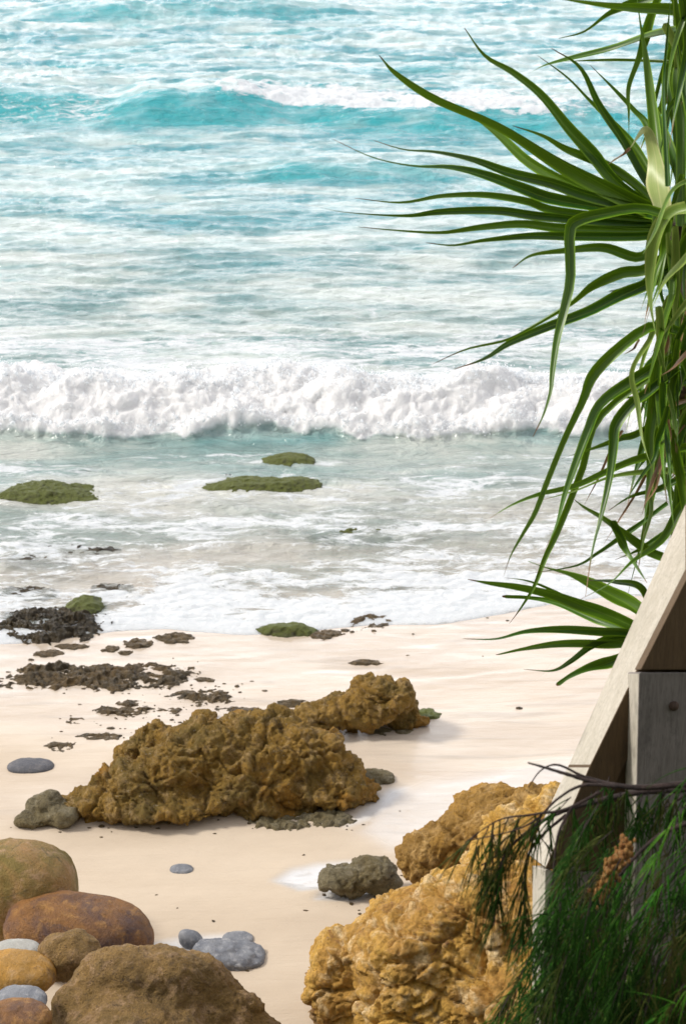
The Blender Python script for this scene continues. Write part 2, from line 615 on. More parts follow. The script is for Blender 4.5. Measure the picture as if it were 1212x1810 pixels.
# second breaker
xw = XX
hump = 0.22 + 0.27 * smooth(-5.0, -3.9, xw) * smooth(-0.6, -2.6, xw) + 0.10 * bumpf(xw, 3, 3) + 0.12 * smooth(-3.6, -6, xw)
y2 = 39.0 - 0.14 * xw + 0.35 * n2(xw * 0.35, 0 * xw + 4, 90) + 0.12 * n2(xw * 1.3, 0 * xw + 4, 91)
q2 = YR - y2
prof2 = smooth(-0.2, 1.7, q2) * (1 - smooth(1.7, 6.5, q2))
Zs += hump * prof2 * (1 + 0.12 * n2(xw * 1.5, YY, 92)) * smooth(40, 20, np.abs(XX))
face2 = smooth(-0.5, 0.3, q2) * smooth(2.0, 1.5, q2)
crest_foam = smooth(-3.0, -2.3, xw + 0.7 * n2(xw * 2, YY * 2, 93)) * smooth(1.0, 1.7, q2 + 0.5 * fbm2(xw * 1.2, YY * 2, 3, 94)) * smooth(7.0, 3.0, q2)
crest_foam *= (0.75 + 0.25 * smooth(6.5, 1.5, np.abs(xw - 1)))
Zs += crest_foam * (0.10 * np.abs(fbm2(XX * 2.6, YY * 3.2, 3, 95)))

# outer swell and a low one in the middle distance
y3 = 54.3 + 0.6 * n2(XX * 0.2, 0 * XX, 100)
q3 = YR - y3
b3 = smooth(-9.5, -7.0, XX) * smooth(2.5, -1.5, XX) * (0.8 + 0.4 * n2(XX * 0.6, YY * 0.6, 119))
Zs += 0.32 * b3 * smooth(-0.3, 1.6, q3) * (1 - smooth(1.8, 6, q3))
y4 = 34.7 + 0.3 * n2(XX * 0.4, 0 * XX, 101)
q4 = YR - y4
b4 = smooth(-2.0, -0.6, XX) * smooth(2.6, 1.2, XX)
Zs += 0.16 * b4 * smooth(-0.3, 0.7, q4) * (1 - smooth(0.8, 2.6, q4))

foam = 0.37 - 0.20 * smooth(24, 30, YY) + 0.06 * smooth(5.0, 0.5, q) * smooth(-6.8, -0.5, q) + 0.28 * bumpf(off, 0.5, 0.7) + 0.12 * bumpf(off, 2.6, 0.8) + 0.08 * bumpf(q, 2.8, 1.4)
foam = foam + 0.42 * fbm2(XX * 0.6, YY * 1.8, 4, 110)
foam = foam - 0.22 * bumpf(q, -0.3, 0.35) 
foam = foam + 0.30 * smooth(-0.08, 0.05, off) * smooth(0.65, 0.15, off + 0.35 * n2(XX * 1.7, YY * 1.7, 117)) + 0.10 * bumpf(YY, 24.6, 1.6)
foam = np.maximum(foam, crest_foam * (0.80 + 0.55 * fbm2(XX * 0.9, YY * 1.4, 3, 116)) * smooth(7.5, 2.0, np.abs(XX - 0.5)) ** 0.5)
foam = np.maximum(foam, 0.46 * smooth(-4.0, -4.8, xw) * bumpf(q2, 1.0, 1.4) + 0.22 * bumpf(q2, -1.5, 1.8))
foam = np.clip(foam * smooth(400, 90, YY), 0, 1)
teal = 0.95 * face2 * smooth(0.27, 0.42, hump) * (0.75 + 0.5 * n2(XX * 1.2, YY * 2.5, 118)) + 0.55 * face2 * smooth(-3.0, -2.0, xw) + 0.55 * face2 * smooth(-4.2, -5.0, xw) + 0.55 * face2 * (0.5 + n2(XX, YY * 2, 111)) + 0.70 * b3 * smooth(-0.5, 0.3, q3) * smooth(2.6, 1.6, q3) \
    + 0.7 * b4 * smooth(-0.4, 0.1, q4) * smooth(1.0, 0.6, q4)
teal += 0.22 * bumpf(q, -0.15, 0.22) * smooth(0.0, 0.25, n2(XX * 0.6, 0 * XX + 2.2, 112) + 0.1)
teal += 0.75 * smooth(0.12, 0.42, fbm2(XX * 0.28, YY * 0.9, 4, 113)) * far
teal = np.clip(teal, 0, 1) * (1 - roll)
depth = np.clip(0.05 + 0.36 * smooth(1.5, 8.5, off) + 0.55 * smooth(22, 38, YY) + 0.10 * n2(XX * 0.4, YY * 0.9, 114), 0, 1)
thin = smooth(4.5, 0.2, off) * (1 - roll)
# thin swash lip
lip = 0.018 * smooth(-0.15, 0.1, off) * (1 - smooth(0.1, 0.8, off)) + 0.05 * np.abs(fbm2(XX * 3, YY * 5, 3, 115)) * smooth(0, 0.3, off) * smooth(4.6, 1.0, off)
Zs += lip + 0.0
Zs = np.where(off < 0, Zs - 0.35 * (-off), Zs)
sea = mesh_obj('sea_water', np.stack([XX.ravel(), YY.ravel(), Zs.ravel()], 1), grid_faces(len(rows), len(cu)), m_sea(),
               attrs={'foam': foam.ravel(), 'depth': depth.ravel(), 'teal': teal.ravel(), 'roll': roll.ravel(), 'thin': thin.ravel()})
tag(sea, 'pale turquoise sea with white breakers rolling on to the beach', kind='structure')


# clumps of foam tumbling down the shore break
cand = np.flatnonzero((roll.ravel() > 0.3) & (np.abs(CU.ravel()) < 1.25) & (q.ravel() < 1.25))
wts = np.exp(-((q.ravel()[cand] - 0.95) / 0.25) ** 2) + 0.5 * np.exp(-((q.ravel()[cand] - 0.05) / 0.10) ** 2) + 0.06
pick = rng.choice(cand, 12000, p=wts / wts.sum())
bm = bmesh.new()
bmesh.ops.create_icosphere(bm, subdivisions=1, radius=1)
fv = np.array([v.co[:] for v in bm.verts])
ff = np.array([[v.index for v in f.verts] for f in bm.faces])
bm.free()
cp_ = np.stack([XX.ravel()[pick], YY.ravel()[pick], Zs.ravel()[pick]], 1)
sz = rng.lognormal(-4.95, 0.5, len(pick))[:, None, None]
jit = rng.normal(0, 0.025, (len(pick), 1, 3))
jit[:, :, 2] = np.abs(jit[:, :, 2]) * rng.choice([0.6, 0.9, 2.6], (len(pick), 1), p=[0.5, 0.35, 0.15])
sq = rng.uniform(0.6, 1.3, (len(pick), 1, 3))
FV = cp_[:, None, :] + jit + fv[None] * sz * sq * (1 + 0.15 * rng.normal(0, 1, (len(pick), len(fv), 1)))
FF = (ff[None] + (np.arange(len(pick)) * len(fv))[:, None, None]).reshape(-1, 3)
tag(mesh_obj('breaking_foam', FV.reshape(-1, 3), FF, m_foam()), 'white foam of the wave breaking just off the beach', kind='stuff')


# ------------------------------------------------------------------ rock materials
def m_rock(name, a, b, c, dark=None, scale=1.0, bump=0.6, rough=0.8, spots=None, moss=None, orange=None):
    """three earth colours blended by clouds of noise; moss settles on what faces up"""
    n = NT(name)
    big = n.noise(2.2 * scale, 6, 0.6, None, 0.6)
    med = n.noise(9 * scale, 6, 0.65, None, 0.4)
    fin = n.noise(55 * scale, 5, 0.7)
    col = n.mix(n.rng(big, 0.36, 0.64), a, b)
    col = n.mix(n.rng(med, 0.48, 0.72), col, c)
    if dark:
        col = n.mix(n.rng(n.noise(5 * scale, 7, 0.7, n.scaled((1, 1, 2.0)), 1.0), 0.54, 0.70, 0, 0.85), col, dark)
    if orange:
        col = n.mix(n.rng(n.noise(1.7 * scale, 4, 0.5, n.scaled((1.3, 1, 0.7))), 0.60, 0.68, 0, 0.8), col, orange)
    if spots:
        col = n.mix(n.rng(n.noise(26 * scale, 4, 0.6), 0.62, 0.72, 0, 0.8), col, spots)
    if moss:
        geo = n.node('ShaderNodeNewGeometry')
        sep = n.node('ShaderNodeSeparateXYZ', _0=geo.outputs['Normal'])
        up = n.rng(n.math('ADD', n.math('MULTIPLY', sep.outputs[2], 0.6), n.math('MULTIPLY', med, 1.3)), 0.75, 1.25)
        col = n.mix(n.math('MULTIPLY', up, 0.95), col, n.mix(fin, moss, tuple(v * 1.8 for v in moss)))
    col = n.mix(n.rng(fin, 0.35, 0.72, 0, 0.65 if bump > 0.55 else 0.35), col, tuple(v * 0.35 for v in a))
    ridg = n.t.nodes.new('ShaderNodeTexNoise')
    ridg.noise_type = 'RIDGED_MULTIFRACTAL'
    ridg.inputs['Scale'].default_value = 7 * scale
    ridg.inputs['Detail'].default_value = 7
    n.t.links.new(n.co, ridg.inputs['Vector'])
    bb = n.bump(med, bump * 0.7, 0.05)
    bb = n.bump(ridg.outputs['Fac'], bump * 0.8, 0.03, bb)
    bb = n.bump(fin, min(1.0, bump * 1.3), 0.04, bb)
    s = n.bsdf(Base_Color=col, Roughness=rough, Normal=bb)
    return n.done(s.outputs[0])


M = {}
M['crag'] = m_rock('brown_crag_rock', (0.42, 0.235, 0.028), (0.21, 0.14, 0.02), (0.54, 0.36, 0.15), (0.036, 0.024, 0.010), 1.3, 0.9, spots=(0.50, 0.40, 0.26), orange=(0.50, 0.24, 0.02))
M['crag_dark'] = m_rock('dark_wet_crag', (0.20, 0.125, 0.04), (0.10, 0.072, 0.03), (0.34, 0.25, 0.14), (0.035, 0.025, 0.015), 2.2, 0.8, 0.4, spots=(0.40, 0.33, 0.24))
M['ochre'] = m_rock('ochre_cracked_rock', (0.66, 0.385, 0.065), (0.44, 0.225, 0.04), (0.84, 0.64, 0.36), (0.18, 0.065, 0.028), 0.8, 0.6, 0.75)
M['ochre_top'] = m_rock('ochre_brown_rock', (0.56, 0.30, 0.045), (0.34, 0.19, 0.035), (0.68, 0.44, 0.17), (0.10, 0.055, 0.025), 0.9, 0.7)
M['boulder_tan'] = m_rock('tan_boulder', (0.40, 0.235, 0.065), (0.27, 0.165, 0.045), (0.54, 0.34, 0.18), (0.11, 0.065, 0.025), 1.3, 0.9, 0.75, spots=(0.13, 0.08, 0.05))
M['boulder_orange'] = m_rock('orange_boulder', (0.52, 0.26, 0.03), (0.30, 0.16, 0.02), (0.52, 0.32, 0.13), (0.14, 0.07, 0.02), 1.1, 0.5, 0.6)
M['boulder_red'] = m_rock('red_brown_boulder', (0.26, 0.11, 0.018), (0.075, 0.038, 0.038), (0.42, 0.21, 0.05), (0.035, 0.02, 0.028), 1.1, 0.5, 0.6)
M['boulder_olive'] = m_rock('olive_boulder', (0.20, 0.14, 0.018), (0.38, 0.20, 0.06), (0.46, 0.28, 0.15), (0.08, 0.065, 0.015), 1.1, 0.5, 0.65)
M['stone_grey'] = m_rock('grey_stone', (0.22, 0.23, 0.25), (0.12, 0.13, 0.155), (0.36, 0.36, 0.37), None, 2.0, 0.3, 0.5)
M['stone_dark'] = m_rock('dark_grey_stone', (0.085, 0.085, 0.10), (0.055, 0.058, 0.07), (0.14, 0.13, 0.13), None, 2.0, 0.3, 0.5)
M['stone_pale'] = m_rock('pale_grey_stone', (0.42, 0.42, 0.38), (0.36, 0.34, 0.30), (0.5, 0.49, 0.46), None, 2.0, 0.3, 0.6)
M['wet_crag'] = m_rock('black_wet_rock', (0.10, 0.07, 0.03), (0.05, 0.04, 0.025), (0.22, 0.17, 0.10), (0.02, 0.016, 0.012), 2.2, 0.8, 0.22, spots=(0.10, 0.13, 0.02))
M['mossy'] = m_rock('moss_covered_rock', (0.09, 0.095, 0.010), (0.05, 0.05, 0.015), (0.14, 0.15, 0.02), (0.02, 0.02, 0.012), 1.5, 0.6, 0.55, moss=(0.085, 0.105, 0.005))
M['greyolive'] = m_rock('grey_olive_rock', (0.21, 0.16, 0.06), (0.27, 0.23, 0.13), (0.36, 0.31, 0.20), (0.045, 0.036, 0.018), 1.6, 0.7, 0.6)


# ------------------------------------------------------------------ rock builders
def ico(sub):
    bm = bmesh.new()
    bmesh.ops.create_icosphere(bm, subdivisions=sub, radius=1)
    v = np.array([x.co[:] for x in bm.verts])
    f = np.array([[q_.index for q_ in x.verts] for x in bm.faces])
    bm.free()
    return v, f


_ICO = {k: ico(k) for k in (4, 5, 6, 7)}


def blob_geom(px, py, rx, ry, k=0.8, sink=0.35, zc=None, zrel=1.0):
    """ellipsoid whose outline covers (rx, ry) pixels round (px, py); its foot is in the sand unless zc is given"""
    c = 0.2
    for _ in range(8):
        z = zc + max(0.0, sand_z(*(at_z(px, py, 0.0)[:2]))) * (zrel) if zc is not None else sand_z(*(at_z(px, py, 0.0)[:2])) + c * (1 - sink * 2 * 0.5) - c * sink * 0.5
        p = at_z(px, py, z)
        dist = np.linalg.norm(p - np.array([0, 0, CAM_H]))
        dep = (p[1]) * CP + (CAM_H - p[2]) * SP
        ppm = FPX / dep
        a = rx / ppm
        b = a * k
        sn = (CAM_H - p[2]) / dist
        cs = math.sqrt(1 - sn * sn)
        hh = ry / ppm
        bb = min(b, 0.85 * hh / sn)
        c = math.sqrt(max(hh * hh - (bb * sn) ** 2, (0.2 * hh) ** 2)) / cs
        b = bb
    return p, (a, b, c)


def crag_disp(v, nrm, size, seed, amp=0.16, crack=0.0, cell=3.0, strata=0.0, fine=0.05, crease=0.0):
    """push the vertices of a rock along their normals: broken faces, cracks, then weathering"""
    q_ = v / size
    wp = np.stack([n3(q_ * 1.3 + 7, seed + 1), n3(q_ * 1.3 + 17, seed + 2), n3(q_ * 1.3 + 27, seed + 3)], 1)
    w2 = np.stack([n3(q_ * 6, seed + 31), n3(q_ * 6 + 9, seed + 32), n3(q_ * 6 + 18, seed + 33)], 1)
    qq = q_ + 0.15 * wp + 0.05 * w2
    d = amp * 1.1 * fbm3(qq * 1.4, 2, seed)
    d += amp * 0.35 * (fbm3(qq * 2.6 + 3, 4, seed + 5, 0.5, True) - 0.2)
    if crack:
        rotm = np.array([[0.86, 0.0, 0.5], [0.1, 0.98, -0.17], [-0.5, 0.2, 0.84]])
        for sc, am in ((1.0, 1.0), (2.1, 0.42), (4.8, 0.13), (10.0, 0.05)):
            va, ed = facets3((qq @ rotm) * cell * sc * np.array([1, 1, 1.5]), seed + 9 + int(sc * 3))
            d += crack * am * (1.3 * va - 0.5 * (1 - np.minimum(ed / 0.10, 1)))
    if crease:
        for sc, am in ((1.0, 1.0), (2.1, 0.5), (4.4, 0.22)):
            va, ed = facets3(qq * cell * sc * np.array([1, 1, 1.6]), seed + 50 + int(sc * 3))
            d += crease * am * (np.minimum(ed / 0.16, 1) ** 0.5 - 1 + 0.7 * va)
    if strata:        # furrows running down the flanks, and a leaning grain
        fl = fbm3(qq * np.array([3.4, 3.0, 1.1]) + 11, 3, seed + 12, 0.5, True)
        gr = fbm3((q_ + 0.08 * w2) @ np.array([[0.8, 0, 0.6], [0, 1, 0], [-0.6, 0, 0.8]]) * np.array([2.0, 3.0, 9.0]), 4, seed + 13, 0.6)
        d += strata * (1.1 * fl + 1.0 * gr)
    d += fine * (amp + 0.08) * 1.3 * fbm3(q_ * 13, 4, seed + 14, 0.6)
    return v + nrm * (d * size)[:, None]


def normals_of(me):
    n_ = np.empty(len(me.vertices) * 3, dtype=np.float32)
    me.vertices.foreach_get('normal', n_)
    return n_.reshape(-1, 3).astype(float)


def stone(name, px, py, rx, ry, mat, label, group=None, k=0.8, sink=0.35, zc=None, seed=0, amp=0.05, boxy=2.3, sub=5,
          rot=0.0, crack=0.028, cell=1.1, strata=0.0, fine=0.05, cat='rock', tilt=0.0, base_flat=None):
    p, (a, b, c) = blob_geom(px, py, rx, ry, k, sink, zc)
    v, f = _ICO[sub]
    r = (np.abs(v[:, 0]) ** boxy + np.abs(v[:, 1]) ** boxy + np.abs(v[:, 2]) ** boxy) ** (-1 / boxy)
    v = v * r[:, None]
    u = v.copy()
    v = v * np.array([a, b, c])
    v[:, 2] += v[:, 0] * math.tan(tilt)
    nn = u / np.array([a, b, c]); nn /= np.linalg.norm(nn, axis=1)[:, None]
    size = (a * b * c) ** (1 / 3)
    o3 = np.array([seed * 3.17, seed * 1.3, 0]) * size
    v = crag_disp(v + o3, nn, size, seed, amp, crack, cell, strata, fine) - o3
    cr, sr = math.cos(rot), math.sin(rot)
    v = np.stack([v[:, 0] * cr - v[:, 1] * sr, v[:, 0] * sr + v[:, 1] * cr, v[:, 2]], 1)
    o = mesh_obj(name, v, f, mat)
    o.location = p
    tag(o, label, cat, group)
    return o


def massif(name, blobs, mat, label, voxel=0.03, seed=0, size=0.6, amp=0.16, crack=0.0, cell=2.0, strata=0.0, fine=0.05, crease=0.0, group=None, smooth_it=4):
    """a big rock: ellipsoids melted into one skin, then broken up"""
    vs, fs, n0 = [], [], 0
    v0, f0 = _ICO[4]
    cen = []
    for bl in blobs:
        px, py, rx, ry = bl[:4]
        opt = bl[4] if len(bl) > 4 else {}
        tilt = opt.get('tilt', 0)
        rot = opt.get('rot', 0)
        p, (a, b, c) = blob_geom(px, py, rx, ry, opt.get('k', 0.8), opt.get('sink', 0.4), opt.get('zc'))
        c = max(c, opt.get('c', 0))
        v = v0 * np.array([a, b, c])
        v[:, 2] += v[:, 0] * math.tan(tilt)
        v = np.stack([v[:, 0] * math.cos(rot) - v[:, 1] * math.sin(rot), v[:, 0] * math.sin(rot) + v[:, 1] * math.cos(rot), v[:, 2]], 1)
        vs.append(v + p)
        fs.append(f0 + n0)
        n0 += len(v)
        cen.append(p)
    V = np.concatenate(vs)
    org = np.array([V[:, 0].mean(), V[:, 1].mean(), 0])
    o = mesh_obj(name, V - org, np.concatenate(fs), None)
    o.location = org
    rm = o.modifiers.new('r', 'REMESH')
    rm.mode = 'VOXEL'
    rm.voxel_size = voxel
    sm = o.modifiers.new('s', 'SMOOTH')
    sm.factor = 0.5
    sm.iterations = smooth_it
    dg = bpy.context.evaluated_depsgraph_get()
    me = bpy.data.meshes.new_from_object(o.evaluated_get(dg))
    o.modifiers.clear()
    v = np.empty(len(me.vertices) * 3, dtype=np.float32)
    me.vertices.foreach_get('co', v)
    v = v.reshape(-1, 3).astype(float)
    v = crag_disp(v, normals_of(me), size, seed, amp, crack, cell, strata, fine, crease)
    me.vertices.foreach_set('co', v.astype(np.float32).ravel())
    me.polygons.foreach_set('use_smooth', np.ones(len(me.polygons), dtype=bool))
    me.update()
    old = o.data
    o.data = me
    bpy.data.meshes.remove(old)
    me.name = name
    me.materials.clear()
    me.materials.append(mat)
    tag(o, label, 'rock', group)
    return o


# ------------------------------------------------------------------ the large rocks on the beach
massif('beach_rock', [
    (455, 1330, 78, 75, dict(zc=0.30, k=0.9)),
    (545, 1350, 60, 68, dict(zc=0.25, k=0.9)),
    (380, 1350, 80, 72, dict(zc=0.25, k=0.8)),
    (310, 1375, 70, 72, dict(zc=0.20, k=0.8)),
    (250, 1400, 70, 52, dict(zc=0.13)),
    (180, 1420, 72, 38, dict(zc=0.08)),
    (275, 1325, 55, 45, dict(zc=0.22)),
    (440, 1390, 110, 62, dict(zc=0.15, k=0.6)),
    (560, 1395, 80, 45, dict(zc=0.12)),
    (620, 1395, 50, 25, dict(zc=0.08)),
    (300, 1420, 110, 40, dict(zc=0.10)),
    (345, 1285, 30, 16, dict(zc=0.28)), (330, 1330, 60, 52, dict(zc=0.26, k=1.0)), (415, 1320, 70, 62, dict(zc=0.30, k=1.0)), (500, 1345, 90, 78, dict(zc=0.27, k=1.0)),
    (215, 1385, 60, 44, dict(zc=0.14)), (585, 1375, 62, 48, dict(zc=0.17)), (485, 1290, 46, 38, dict(zc=0.45)),
    (400, 1425, 230, 34, dict(zc=-0.03)), (560, 1415, 100, 30, dict(zc=-0.03)), (180, 1435, 80, 28, dict(zc=-0.02)),
], M['crag'], 'largest brown craggy rock in the middle of the pale sand', voxel=0.013, seed=3, size=0.55, amp=0.13, crack=0.11, cell=1.25, strata=0.085, fine=0.22, smooth_it=80)
massif('beach_rock', [
    (672, 1232, 56, 40, dict(zc=0.32, k=0.9)),
    (640, 1250, 62, 36, dict(zc=0.22)),
    (700, 1250, 42, 28, dict(zc=0.18)),
    (585, 1258, 50, 26, dict(zc=0.20)),
    (720, 1272, 42, 16, dict(zc=0.06)),
    (560, 1275, 34, 20, dict(zc=0.18)),
    (690, 1278, 72, 22, dict(zc=-0.03)), (600, 1285, 60, 26, dict(zc=-0.03)), (560, 1290, 40, 24, dict(zc=0.0)), (545, 1270, 46, 26, dict(zc=0.16)),
], M['crag'], 'brown humped rock with a green weedy right foot, behind the largest rock', voxel=0.014, seed=13, size=0.42, amp=0.10, crack=0.10, cell=1.3, strata=0.08, fine=0.22, smooth_it=60)
massif('beach_rock', [
    (660, 1720, 112, 102, dict(zc=0.30, k=0.9)), (760, 1700, 130, 120, dict(zc=0.6, k=1.0)), (870, 1620, 130, 120, dict(zc=0.9, k=1.0)), (620, 1750, 90, 80, dict(zc=0.22)),
    (720, 1650, 100, 95, dict(zc=0.55, k=0.9)),
    (830, 1640, 130, 120, dict(zc=0.75, k=0.9)),
    (800, 1770, 190, 110, dict(zc=0.35, k=0.8)),
    (920, 1560, 110, 110, dict(zc=1.05, k=0.9)),
    (1040, 1620, 150, 140, dict(zc=1.0, k=0.9)),
    (980, 1760, 180, 120, dict(zc=0.6)),
    (600, 1775, 60, 60, dict(zc=0.15)),
    (1180, 1700, 130, 150, dict(zc=0.9)),
    (930, 1470, 90, 60, dict(zc=1.1)), (1000, 1440, 70, 60, dict(zc=1.25)), (860, 1530, 60, 50, dict(zc=0.95)),
    (860, 1880, 230, 90, dict(zc=0.2)),
], M['ochre'], 'huge ochre boulder cracked into knobbly blocks, behind the she-oak', voxel=0.016, seed=22, size=0.75, amp=0.06, crack=0.03, cell=2.2, fine=0.13, crease=0.09, smooth_it=150)
massif('beach_rock', [
    (880, 1445, 84, 54, dict(zc=0.80)), (900, 1470, 90, 60, dict(zc=0.82)), (770, 1515, 80, 56, dict(zc=0.5)), (840, 1470, 80, 56, dict(zc=0.72)),
    (800, 1490, 78, 48, dict(zc=0.62)),
    (845, 1425, 45, 32, dict(zc=0.85)),
    (950, 1430, 60, 48, dict(zc=0.95)),
    (745, 1520, 48, 36, dict(zc=0.45)),
    (1050, 1440, 80, 60, dict(zc=0.95)),
    (830, 1510, 110, 60, dict(zc=0.45)),
], M['ochre_top'], 'ochre-brown ridge of rock rising to dark knobs behind the cracked boulder', voxel=0.015, seed=31, size=0.5, amp=0.07, crack=0.06, cell=1.8, strata=0.05, fine=0.22, crease=0.03, smooth_it=100)
massif('beach_rock', [
    (610, 1556, 50, 32, dict(zc=0.12)), (655, 1545, 48, 34, dict(zc=0.16)), (680, 1562, 34, 22, dict(zc=0.1)),
], M['greyolive'], 'low olive-grey rock beside the small puddle', voxel=0.014, seed=41, size=0.25, amp=0.16, crack=0.06, fine=0.06)
massif('beach_rock', [
    (85, 1425, 38, 26, dict(zc=0.08)), (60, 1448, 32, 16, dict(zc=0.04)), (110, 1445, 30, 20, dict(zc=0.06)),
], M['greyolive'], 'low grey-green rock against the left end of the largest rock', voxel=0.014, seed=43, size=0.22, amp=0.16, crack=0.05, fine=0.06)

def scatter_bits():
    bm = bmesh.new()
    bmesh.ops.create_icosphere(bm, subdivisions=1, radius=1)
    bv_ = np.array([v.co[:] for v in bm.verts])
    bf = np.array([[v.index for v in f.verts] for f in bm.faces])
    bm.free()
    spots = [((175, 1200), 170, 30, 60), ((360, 1235), 90, 40, 50), ((220, 1270), 120, 40, 40), ((560, 1455), 110, 14, 22), ((200, 1462), 120, 10, 16),
             ((620, 1600), 60, 20, 10), ((560, 1250), 80, 16, 20), ((600, 1110), 120, 16, 30), ((300, 1700), 180, 40, 16), ((450, 1560), 300, 90, 8), ((800, 1250), 300, 120, 6)]
    VV, FF2, k0 = [], [], 0
    for (cx, cy), sx, sy, n_ in spots:
        for _ in range(n_):
            p = on_sand(random.gauss(cx, sx * 0.6), random.gauss(cy, sy * 0.6))
            r = random.lognormvariate(-4.75, 0.5)
            VV.append(bv_ * np.array([r * random.uniform(0.8, 1.8), r, r * 0.6]) * (1 + 0.2 * rng.normal(0, 1, (len(bv_), 1))) + p)
            FF2.append(bf + k0)
            k0 += len(bv_)
    o = mesh_obj('pebbles', np.concatenate(VV), np.concatenate(FF2), M['crag_dark'])
    tag(o, 'small pebbles and broken bits of reef strewn on the sand', kind='stuff')


def reef(name, px, py, rx, ry, mat, label, group, seed=0, height=0.10, k=1.0, base=None, jag=1.0, dome=0.0):
    """rock that only breaks the surface of sand or water: its foot goes on below"""
    lvl = sand_z(*at_z(px, py, 0)[:2]) if base is None else base
    p = at_z(px, py + ry * 0.3, lvl)
    p = at_z(px, py + ry * 0.3, lvl + height * 0.25)
    dep = p[1] * CP + (CAM_H - p[2]) * SP
    a = rx * dep / FPX * 1.25
    sn = (CAM_H - p[2]) / np.linalg.norm(p - np.array([0, 0, CAM_H]))
    b = max(ry * dep / FPX / sn * k * 1.1, a * 0.22)
    nx = int(min(200, max(36, a * 2 / 0.010)))
    ny = int(min(150, max(26, b * 2 / 0.012)))
    gx, gy = np.meshgrid(np.linspace(-1, 1, nx), np.linspace(-1, 1, ny))
    wx, wy = gx * a, gy * b
    o1 = seed * 7.3
    fall = 1 - np.sqrt((gx + 0.22 * n2(wx * 2.2 + o1, wy * 2.2, 5)) ** 2 + (gy + 0.30 * n2(wx * 2.0 + o1, wy * 2.0 + 9, 6)) ** 2)
    f1, f2, rv = cells3(np.stack([wx.ravel() * 7 + o1 + 0.8 * n2(wx.ravel() * 6, wy.ravel() * 6, 8), wy.ravel() * 9, 0 * wx.ravel()], 1), seed)
    blocks = (rv.reshape(wx.shape) - 0.5) * 0.9 + np.minimum(f2 - f1, 0.3).reshape(wx.shape) * 1.5 - 0.25
    h = height * (1.1 * np.minimum(fall, 0.42 + 0.15 * dome) - 0.16 + dome * 0.5 * np.sqrt(np.clip(fall, 0, 1)) + jag * (0.85 * fbm2(wx * 3.0 + o1, wy * 4.0, 4, 7, 0.6, True) * 0.8 + 0.22 * blocks * smooth(0.0, 0.4, fall)
                                             + 0.35 * fbm2(wx * 14 + o1, wy * 17, 3, 8, 0.6)))
    h = np.where(fall < 0.02, np.minimum(h, -0.03 - 0.2 * (0.02 - fall)), h)
    jx = 0.016 * n2(wx * 20 + o1, wy * 20, 12)
    jy = 0.020 * n2(wx * 20 + o1, wy * 20 + 5, 13) - 0.25 * np.clip(h, 0, 1)
    V = np.stack([(wx + jx).ravel(), (wy + jy).ravel(), h.ravel()], 1)
    F = grid_faces(ny, nx)
    F = F[(h.ravel()[F].max(1) > -0.06)]
    used = np.unique(F)
    remap = np.full(len(V), -1)
    remap[used] = np.arange(len(used))
    o = mesh_obj(name, V[used], remap[F], mat)
    o.location = (p[0], p[1], lvl)
    tag(o, label, 'rock', group)
    return o


# ------------------------------------------------------------------ boulders in the lower left corner
G = 'rounded boulders in the lower corner of the beach'
stone('boulder', 34, 1572, 103, 86, M['boulder_olive'], 'large round boulder, olive below and orange above, rearmost of the heap', G, zc=0.35, seed=51, k=0.9)
stone('boulder', 140, 1650, 132, 70, M['boulder_red'], 'red-brown domed boulder with a dark purple face', G, zc=0.25, seed=52, k=0.6, tilt=-0.10, amp=0.04)
stone('boulder', 20, 1722, 80, 42, M['boulder_orange'], 'smooth orange boulder cut off by the left edge of the photo', G, zc=0.5, seed=54, k=0.7, amp=0.03)
stone('boulder', 124, 1690, 58, 44, M['boulder_tan'], 'small lumpy brown boulder wedged between the domed and the largest boulders', G, zc=0.5, seed=55, k=0.8, amp=0.13, crack=0.04, fine=0.04)
massif('boulder', [
    (215, 1745, 92, 74, dict(zc=0.50, k=0.7)), (290, 1748, 95, 74, dict(zc=0.48, k=0.7)), (160, 1790, 78, 66, dict(zc=0.40, k=0.7)), (345, 1765, 85, 76, dict(zc=0.38, k=0.7)),
    (390, 1800, 84, 66, dict(zc=0.28, k=0.7)), (440, 1840, 74, 54, dict(zc=0.15, k=0.7)), (230, 1850, 150, 100, dict(zc=0.3)), (350, 1870, 150, 80, dict(zc=0.2)),
    (178, 1705, 34, 34, dict(zc=0.62)), (260, 1705, 60, 34, dict(zc=0.60)), (330, 1715, 50, 34, dict(zc=0.52)),
], M['boulder_tan'], 'largest boulder, tan and pitted with a flat top, at the bottom of the heap', voxel=0.02, seed=56, size=0.7, amp=0.05, crack=0.030, cell=1.3, fine=0.22, group=G, smooth_it=30)
stone('boulder', 30, 1802, 62, 36, M['boulder_red'], 'dark brown boulder in the bottom left corner below the grey stone', G, zc=0.6, seed=57)
G2 = 'smooth grey stones'
stone('stone', 30, 1678, 42, 18, M['stone_pale'], 'pale grey stone tucked behind the smooth orange boulder', G2, zc=0.5, seed=58, sub=4, cat='stone')
stone('stone', 36, 1768, 48, 26, M['stone_grey'], 'blue-grey stone under the smooth orange boulder', G2, zc=0.6, seed=59, sub=4, cat='stone')
stone('stone', 338, 1662, 22, 18, M['stone_grey'], 'small upright blue-grey stone beside the domed boulder', G2, seed=60, sub=4, cat='stone', tilt=-0.3)
stone('stone', 420, 1660, 28, 14, M['stone_grey'], 'small rounded grey stone behind the purple-grey slab', G2, seed=61, sub=4, cat='stone')
stone('stone', 405, 1688, 64, 27, M['stone_grey'], 'flat purple-grey slab of stone with cracks on the sand', G2, seed=62, amp=0.10, crack=0.05, cell=1.4, boxy=2.8, cat='stone', tilt=-0.1)
stone('stone', 321, 1537, 21, 10, M['stone_grey'], 'single grey pebble alone on the open sand', G2, seed=63, sub=4, cat='stone')
